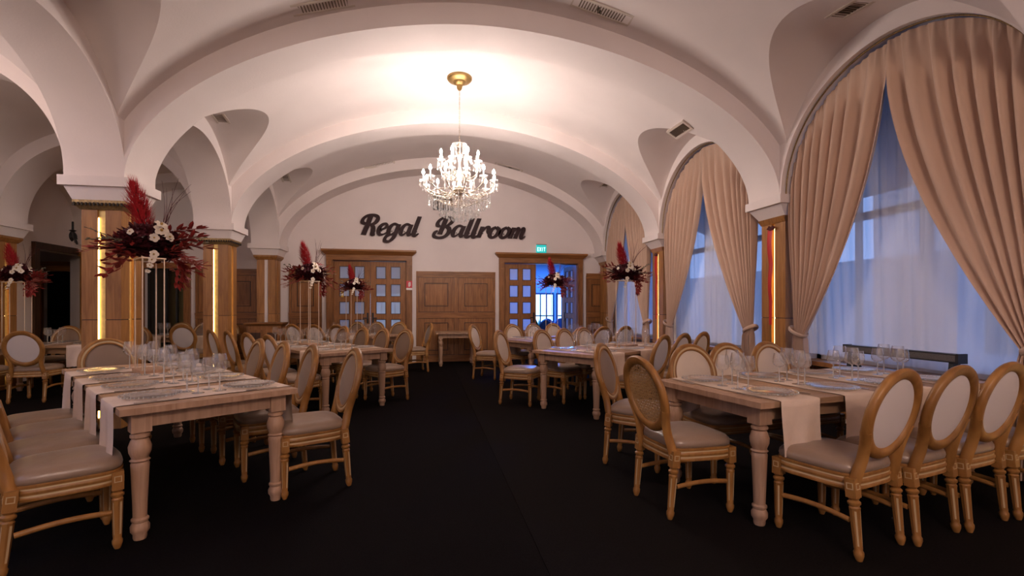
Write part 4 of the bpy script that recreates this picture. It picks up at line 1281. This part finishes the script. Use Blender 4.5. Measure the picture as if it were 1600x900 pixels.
def setting(T, yk, side, detail, tname, k, jit, glasses=2, plate=True):
    O, th, W, L = T
    sgn = 1 if side == 0 else -1
    ex = 0.0 if side == 0 else W
    sname = {0: T_SIDE[tname][0], 1: T_SIDE[tname][1]}[side]
    z = TZ + 0.0062
    if plate:
        px, py = world_pt(O, th, ex + sgn * 0.20, yk + jit())
        PLATE.place((px, py, z), radians(th), 'clear beaded plate, %s from the aisle, %s of the %s' % (ORD[k], sname, tname), 'plate', 'beaded glass plates')
    for q in range(glasses):
        gx, gy = world_pt(O, th, ex + sgn * (0.405 + 0.03 * q - (0.02 if W < 0.9 else 0)) + jit() * .5, yk + sgn * (0.055 - 0.12 * q) + jit())
        lab = '%s wine glass by the %s plate from the aisle, %s, %s' % (('taller', 'shorter')[q], ORD[k], sname, tname)
        s = 1.20 if q == 0 else 1.06
        if detail:
            GLASS.place((gx, gy, z), 0, lab, 'glass', 'wine glasses on the ' + tname, s)
        else:
            o = link('wine_glass', GONE, None, (gx, gy, z)); o.scale = (s, s, s)
            tag(o, lab, 'glass', 'wine glasses on the ' + tname)
    if detail and plate:
        for (me, nm, dy) in ((FORK, 'fork', 0.195), (KNIFE, 'knife', -0.195)):
            cx, cy = world_pt(O, th, ex + sgn * 0.19, yk + sgn * dy)
            o = link(nm, me, None, (cx, cy, TZ + 0.0070), (0, 0, radians(th - 90 if side == 0 else th + 90) + jit() * 3))
            tag(o, 'steel %s by the %s plate from the aisle, %s, %s' % (nm, ORD[k], sname, tname), nm, nm + 's on the ' + tname)

T_SIDE = {}
def dress(tname, T, ys, detail, sides, hang=(0.30, 0.30), skip=(), rw=0.30, seed=1):
    O, th, W, L = T
    T_SIDE[tname] = sides
    rnd = random.Random(seed)
    jit = lambda: rnd.uniform(-0.012, 0.012)
    for k, y in enumerate(ys):
        rx, ry = world_pt(O, th, 0, y)
        o = link('table_runner', runner_mesh(W, rw, hang[0] + jit() * 2, hang[1] + jit() * 2, seed * 10 + k), None, (rx, ry, 0), (0, 0, radians(th)))
        tag(o, 'cream linen runner, %s from the aisle across the %s' % (ORD[k], tname), 'table runner', 'cream table runners')
        for side in (0, 1):
            if (k, side) in skip: continue
            setting(T, y, side, detail, tname, k, jit)

# name: origin corner, angle, short side, long side
TN1, TN2, TN3 = 'diagonal table', 'light-bar table', 'second-column table'
TN6, TN7, TN4 = 'middle-window table', 'open-door table', 'closed-door table'
TN9, TN10 = 'doorway aisle table', 'wainscot aisle table'
T1 = ((-1.63, 2.93), 38, 0.96, 2.62)
T2 = ((1.745, 3.46), -80, 0.98, 2.28)
T3 = ((-1.24, 6.08), 37, 1.00, 2.80)
T6 = ((1.374, 6.16), -56, 1.05, 2.30)
T7 = ((1.235, 8.59), -65, 1.03, 2.30)
T4 = ((-1.02, 9.52), 58, 1.0, 1.90)
T9 = ((-6.47, 8.98), -86, 0.95, 1.70)
T10 = ((-5.70, 11.30), -90, 0.86, 1.75)
table(*T1, 'pale wooden table with turned legs set diagonally beside the gold-strip column')
table(*T2, 'pale wooden table with turned legs beneath the window with the light bar')
table(*T3, 'pale wooden table with bouquet stand, between the diagonal table and the closed doors')
table(*T6, 'pale wooden table with bouquet stand beside the middle curtained window')
table(*T7, 'pale wooden table with bouquet stand before the open blue-lit doors')
table(*T4, 'pale wooden table with bouquet stand right before the closed double door')
table(*T9, 'pale wooden side-aisle table with runner beside the dark doorway')
table(*T10, 'pale wooden side-aisle table against the panelled wainscot')
bt = table((0.22, 10.85), 0, 0.95, 0.80, 'bare pale table standing against the panelled back wall')

dress(TN1, T1, (0.32, 0.90, 1.48, 2.10), True, ('column side', 'aisle side'), (0.36, 0.26), rw=0.40, seed=1)
dress(TN2, T2, (0.30, 0.85, 1.40, 1.92), True, ('middle-window side', 'open side'), (0.26, 0.30), rw=0.32, seed=2)
dress(TN3, T3, (0.42, 1.10, 1.75, 2.38), False, ('column side', 'aisle side'), seed=3)
dress(TN6, T6, (0.38, 1.05, 1.75), False, ('door side', 'light-bar side'), seed=4)
dress(TN7, T7, (0.42, 1.45, 1.98), False, ('door side', 'light-bar side'), seed=5)
dress(TN4, T4, (0.45, 1.25), False, ('column side', 'door side'), seed=6)
dress(TN9, T9, (0.78, 1.35), False, ('doorway side', 'open side'), seed=7)
dress(TN10, T10, (0.45, 1.25), False, ('wainscot side', 'open side'), seed=8)

def side_chairs(tname, T, side, ys, off, group, dphi=0, sname='', proto=None):
    O, th, W, L = T
    for k, (y, o2, dp) in enumerate(ys):
        x = -off - o2 if side == 0 else W + off + o2
        p = world_pt(O, th, x, y)
        put_chair(p[0], p[1], th + (0 if side == 0 else 180) + dphi + dp, 'honey oval-back chair, %s from the aisle, %s of the %s' % (ORD[k], sname, tname), group, proto)

G1 = 'oval-back chairs at the ' + TN1
side_chairs(TN1, T1, 0, [(0.28, 0.03, -2), (0.80, 0.03, 2), (1.32, 0.0, -1), (1.84, 0.02, 1)], 0.17, G1, sname='column side')
side_chairs(TN1, T1, 1, [(0.22, 0.07, -14), (0.79, 0.0, -12), (1.37, 0.01, -8), (1.93, 0.0, -5)], 0.12, G1, sname='aisle side')
put_chair(-3.02, 5.36, -48, 'honey oval-back chair at the column end of the ' + TN1, G1)
G2 = 'oval-back chairs at the ' + TN2
for k, (x, y, p) in enumerate(((2.35, 2.425, 106), (2.82, 2.50, 104), (3.29, 2.58, 103), (3.78, 2.66, 102))):
    put_chair(x, y, p, 'honey oval-back chair, %s from the aisle, open side of the %s' % (ORD[k], TN2), G2)
for k, (x, y, p) in enumerate(((2.31, 3.52, -82), (2.72, 3.59, -80), (3.20, 3.67, -79))):
    put_chair(x, y, p, 'honey oval-back chair, %s from the aisle, middle-window side of the %s' % (ORD[k], TN2), G2, IVORY)
put_chair(1.71, 3.00, 6, 'honey chair with woven cane oval back at the end of the ' + TN2, G2, CANE)
put_chair(1.80, 3.87, -40, 'honey oval-back chair at the corner behind the cane-backed chair', G2)
G3 = 'oval-back chairs at the ' + TN3
side_chairs(TN3, T3, 1, [(0.40, 0, -2), (1.02, 0, -4), (1.62, 0, -2), (2.25, 0, 0)], 0.14, G3, sname='aisle side')
side_chairs(TN3, T3, 0, [(0.36, 0.0, 0), (1.08, 0, 3), (1.80, 0, -2), (2.44, 0.04, 0)], 0.14, G3, sname='column side')
G6 = 'oval-back chairs at the ' + TN6
side_chairs(TN6, T6, 1, [(0.62, 0, 5), (1.15, 0, 0), (1.70, 0, 0)], 0.14, G6, sname='light-bar side')
side_chairs(TN6, T6, 0, [(0.70, 0, 6), (1.20, 0, 3), (1.68, 0, 0)], 0.12, G6, proto=IVORY, sname='door side')
put_chair(1.30, 6.55, -32, 'honey oval-back chair at the aisle corner of the ' + TN6, G6, IVORY)
G7 = 'oval-back chairs at the ' + TN7
side_chairs(TN7, T7, 1, [(0.65, 0, 5), (1.20, 0, 0), (1.75, 0, 0)], 0.14, G7, sname='light-bar side')
side_chairs(TN7, T7, 0, [(0.72, 0, 6), (1.22, 0, 3), (1.72, 0, 0)], 0.12, G7, proto=IVORY, sname='door side')
put_chair(1.16, 8.95, -30, 'honey oval-back chair at the aisle corner of the ' + TN7, G7, IVORY)
G4 = 'oval-back chairs at the ' + TN4
side_chairs(TN4, T4, 1, [(0.40, 0, 0), (1.0, 0, 0), (1.55, 0, 0)], 0.12, G4, sname='door side')
side_chairs(TN4, T4, 0, [(0.45, 0, 0), (1.0, 0, 0), (1.55, 0, 0)], 0.12, G4, sname='column side')
put_chair(-0.24, 10.14, 195, 'honey oval-back chair at the aisle end of the ' + TN4, G4)
G9 = 'oval-back chairs at the ' + TN9
side_chairs(TN9, T9, 1, [(0.28, 0.05, 0), (0.92, 0.0, 2)], 0.14, G9, sname='open side')
side_chairs(TN9, T9, 0, [(0.32, 0.14, 0), (0.85, 0.14, 0), (1.35, 0.14, 0)], 0.22, G9, sname='doorway side')
G10 = 'oval-back chairs at the ' + TN10
side_chairs(TN10, T10, 1, [(0.45, 0, 0), (1.20, 0, 0)], 0.18, G10, sname='open side')
side_chairs(TN10, T10, 0, [(0.42, 0, 0), (0.89, 0, 0), (1.36, 0, 0)], 0.02, G10, sname='wainscot side')

# ------------------------------------------------------------------ bouquets on rod stands
def leaf_blade(mb, base, tip, w, up, mi=0):
    base, tip = Vector(base), Vector(tip); d = tip - base; s = d.cross(Vector(up)); s = s.normalized() if s.length > 1e-5 else Vector((1, 0, 0))
    m1 = base + d * .35; m2 = base + d * .7; lift = s.cross(d).normalized() * w * .3
    mb.add([base, m1 + s * w, m2 + s * w * .8, tip, m2 - s * w * .8, m1 - s * w, m1 - lift, m2 - lift],
           [(0, 1, 6), (1, 2, 7, 6), (2, 3, 7), (0, 6, 5), (6, 7, 4, 5), (7, 3, 4)], mi)
def rose_mesh(rnd):
    mb = MB()
    for ring, (n, r, h, tilt) in enumerate(((3, .012, .030, .1), (5, .022, .028, .35), (6, .034, .020, .75), (7, .043, .010, 1.1))):
        for k in range(n):
            a = 2 * pi * k / n + ring * .6 + rnd.uniform(-.15, .15)
            P = []
            for i in range(4):
                t = i / 3; row = []
                for j in range(5):
                    u = (j / 4 - .5); aa = a + u * (2.4 / n) * 2.1 * (0.55 + .45 * sin(pi * min(1, t * .75 + .25)))
                    rr = r * (.35 + .65 * t) + tilt * .012 * t * t; z = h * 0 + (0.042 - .010 * ring) * t - tilt * .012 * t ** 2 - .012
                    row.append((rr * cos(aa), rr * sin(aa), z - .006 * abs(u) * 2))
                P.append(row)
            mb.grid(P)
    return mb.mesh('rose', 'burgundy', 60)
def orchid_mesh():
    mb = MB()
    for k, (l, w) in enumerate(((.042, .022), (.040, .024), (.038, .018), (.038, .018), (.040, .024))):
        a = pi / 2 + 2 * pi * k / 5; d = Vector((cos(a), sin(a), 0)); s = Vector((-sin(a), cos(a), 0))
        mb.add([Vector((0, 0, 0)), d * l * .5 + s * w + Vector((0, 0, .008)), d * l * .9 + s * w * .6 + Vector((0, 0, .006)), d * l, d * l * .9 - s * w * .6 + Vector((0, 0, .006)), d * l * .5 - s * w + Vector((0, 0, .008)), d * l * .5 + Vector((0, 0, .002))],
               [(0, 1, 6), (1, 2, 6), (2, 3, 6), (3, 4, 6), (4, 5, 6), (5, 0, 6)])
    mb.lathe([(0.001, 0.0), (0.008, .008), (0.005, .018), (0.001, .02)], 8, mi=1)
    return mb.mesh('orchid', ['orchid', 'orchid_eye'], 60)
def spray_mesh(name, mat, n, length, leaf, w, rnd, droop=.25):
    """a stem along +x with paired leaves"""
    mb = MB()
    pts = [(length * t, .02 * sin(3 * t + rnd.random()), .10 * t * length - droop * length * t * t) for t in [q / 8 for q in range(9)]]
    mb.tube(pts, 0.0022, 4)
    for k in range(n):
        t = (k + 1) / n; p = Vector(pts[min(8, int(t * 8))]); sd = 1 if k % 2 else -1
        d = Vector((.75, sd * rnd.uniform(.4, .8), rnd.uniform(-.3, .35))).normalized() * leaf * rnd.uniform(.8, 1.15)
        leaf_blade(mb, p, p + d, w, (0, 0, 1))
    leaf_blade(mb, pts[-1], Vector(pts[-1]) + Vector((leaf, 0, -.1 * leaf)), w, (0, 0, 1))
    return mb.mesh(name, mat)
def plume_mesh(rnd, h=.31, r=.115, n=800):
    mb = MB().tube([(0, 0, -.12), (0, 0, h * .5), (0.01, 0, h)], 0.003, 5)
    for k in range(n):
        t = rnd.uniform(0.0, 1); z = h * t; a = rnd.uniform(0, 2 * pi)
        rr = r * (0.55 + .45 * sin(pi * (t * .8 + .15))) * (1 - .55 * t ** 2) * rnd.uniform(.6, 1.05)
        o = Vector((cos(a), sin(a), 0)); base = Vector((0, 0, z)); tip = base + o * rr + Vector((0, 0, rnd.uniform(.03, .09))); s = Vector((-sin(a), cos(a), 0)) * .0035
        mid = base + o * rr * .6 + Vector((0, 0, .01))
        mb.add([base, mid + s, tip, mid - s], [(0, 1, 2, 3)])
    return mb.mesh('pampas_plume', 'red')
rnd = random.Random(5)
ROSES = [rose_mesh(rnd) for _ in range(3)]
ORCHID = orchid_mesh()
SPR = [spray_mesh('red_leaf_spray', 'red_leaf', 11, .20, .085, .014, rnd), spray_mesh('red_leaf_spray', 'red_leaf', 9, .15, .075, .016, rnd, .5)]
SPP = spray_mesh('dusty_leaf_spray', 'pink_leaf', 12, .19, .05, .010, rnd)
SPS = spray_mesh('sage_spray', 'sage', 14, .20, .026, .012, rnd, .1)
PLUME = plume_mesh(rnd)
TW = [MB().tube(catmull([(0, 0, 0), (.02 * q - .03, .01, .2), (.09 * (q - 1), .02 * q, .40 - .03 * abs(q - 1))], 4), [.003 - .0022 * k / 8 for k in range(9)], 4).mesh('twig', 'twig', 60) for q in range(3)]
FILL = MB()
for k in range(90):
    a = rnd.uniform(0, 2 * pi); b = rnd.uniform(-.9, 1.4); d = Vector((cos(a) * cos(b), sin(a) * cos(b), sin(b) * .6)); R0 = rnd.uniform(.02, .06)
    leaf_blade(FILL, d * R0, d * (R0 + rnd.uniform(.07, .12)), .017, (0.1, .2, 1))
FILL = FILL.mesh('dark_foliage', 'burgundy')

def flower_stand(x, y, z, rz, h, label_end, scale=1.0):
    s = empty('flower_stand', (x, y, z), rz); tag(s, 'slim four-rod gold flower stand on the ' + label_end, 'flower stand', 'rod flower stands')
    a, b = 0.14, 0.075
    MB().box(-a - .02, a + .02, -b - .02, b + .02, 0, 0.030).build('base_plate', 'table_leg', s)
    rod = MB().lathe([(0.0055, 0.030), (0.0055, h - .012)], 8).mesh('rod', 'rod', 60)
    for (px, py) in ((-a, -b), (a, -b), (-a, b), (a, b)):
        link('rod', rod, s, (px, py, 0))
    MB().box(-a - .012, a + .012, -b - .012, b + .012, h - .012, h).build('top_plate', 'rod', s)
    return s

def bouquet(x, y, z, rz, label, seed, scale=1.0, full=True):
    rnd = random.Random(seed)
    o = empty('flower_bouquet', (x, y, z), rz); o.scale = (scale,) * 3
    tag(o, label, 'flowers', 'red and white bouquets on rod stands')
    for k in range(6):
        q = link('dark_foliage', FILL, o, (-.11 + .044 * k, rnd.uniform(-.03, .03), (.07, .13)[k % 2]), (0, 0, k * 1.3)); q.scale = (1.05, 1.05, 1.0)
    def on_mound(a, e):
        return Vector((.175 * cos(a) * cos(e), .125 * sin(a) * cos(e), .10 + .15 * sin(e)))
    def aim(a, e):
        return (0, pi / 2 - e, a)
    for k in range(24):
        a = 2 * pi * k / 24 * 5 + rnd.uniform(-.15, .15); e = (-.45, -.1, .3, .7, 1.1)[k % 5] + rnd.uniform(-.1, .1); p = on_mound(a, e)
        r = link('rose', ROSES[k % 3], o, p, aim(a, e)); q = rnd.uniform(1.0, 1.35); r.scale = (q, q, q)
    for (a, e, q) in ((-1.15, .85, 1.15), (-1.3, .50, 1.3), (-1.55, .15, .8), (-1.05, .25, .9), (-.35, .45, .8), (-.12, .2, .75), (.05, .6, .7), (-.45, .05, .65), (-2.3, .35, .6), (2.0, .5, 1.0), (2.6, .3, .8), (1.3, .4, 1.1), (.7, .3, .8)):
        p = on_mound(a, e) * 1.10
        r = link('orchid', ORCHID, o, p, aim(a, e)); r.scale = (q, q, q)
    for k in range(4):
        p = Vector((.0 - .012 * k, -.15 - .004 * k, .02 - .04 * k)); r = link('orchid', ORCHID, o, p, aim(-pi / 2, .1 + .2 * k)); r.scale = (.75 - .1 * k,) * 3
    for k in range(16):
        a = (pi + rnd.uniform(-.8, .8)) if k % 2 else rnd.uniform(-.9, .9)
        r = link('red_leaf_spray', SPR[k % 2], o, (.12 * cos(a), .08 * sin(a), rnd.uniform(-.02, .20)), (rnd.uniform(-.5, .5), rnd.uniform(-.45, .45), a)); r.scale = (rnd.uniform(.8, 1.15),) * 3
    for k in range(7):
        a = rnd.choice((0, pi)) + rnd.uniform(-.9, .9)
        link('dusty_leaf_spray', SPP, o, (.16 * cos(a), .09 * sin(a), rnd.uniform(-.02, .10)), (rnd.uniform(-.5, .5), rnd.uniform(-.3, .5), a))
    for k in range(5):
        a = rnd.uniform(-.9, .5)
        link('red_leaf_spray', SPR[1], o, (.15 * cos(a), -.06, .0), (.3, rnd.uniform(.8, 1.25), a))
    for k in range(6):
        a = rnd.uniform(-.7, .9) if k < 4 else pi + rnd.uniform(-.6, .6)
        link('sage_spray', SPS, o, (.15 * cos(a), .09 * sin(a), .10), (rnd.uniform(-.6, .6), rnd.uniform(-.7, .1), a))
    link('pampas_plume', PLUME, o, (-.03, 0, .20), (.05, -.20, 0))
    for k in range(7):
        r = link('twig', TW[k % 3], o, (.06 + .004 * k, .01, .18), (rnd.uniform(-.12, .12), rnd.uniform(.15, .55), rnd.uniform(-.5, .5))); r.scale = (1, 1, rnd.uniform(.85, 1.15))
    return o

STANDS = [(T1, 1.79, TN1, 0.62, 0.98, 1.22, 11), (T3, 1.43, TN3, 0.5, 0.95, 1.05, 12), (T4, 0.85, TN4, 0.1, 0.93, 0.95, 13),
          (T6, 1.40, TN6, -0.3, 0.95, 1.0, 14), (T7, 0.95, TN7, -0.2, 0.95, 0.95, 15), (T9, 0.30, TN9, 0.2, 0.95, 1.05, 16)]
for (T, yk, tn, rz, h, sc_, seed) in STANDS:
    x, y = world_pt(T[0], T[1], T[2] / 2, yk); z = TZ + 0.0002
    flower_stand(x, y, z, radians(T[1] + 90), h, tn)
    bouquet(x, y, z + h, rz, 'burgundy, red and ivory bouquet with red pampas plume above the ' + tn, seed, sc_)

# ------------------------------------------------------------------ chandeliers: one in view, its twin over the hall behind the camera
chandelier(0.50, 7.36, NAVE.barrel(0.50), 'crystal chandelier with candle bulbs hanging in front of the script lettering')
chandelier(0.56, -2.35, NAVE.barrel(0.56), 'crystal chandelier hanging over the front of the hall, away from the lettering', 'bulb_dim')
chandelier(-5.19, 4.55, AISLE.barrel(-5.19) + 0.28, 'crystal chandelier hanging in the side aisle, away from the lettering', 'bulb_low')
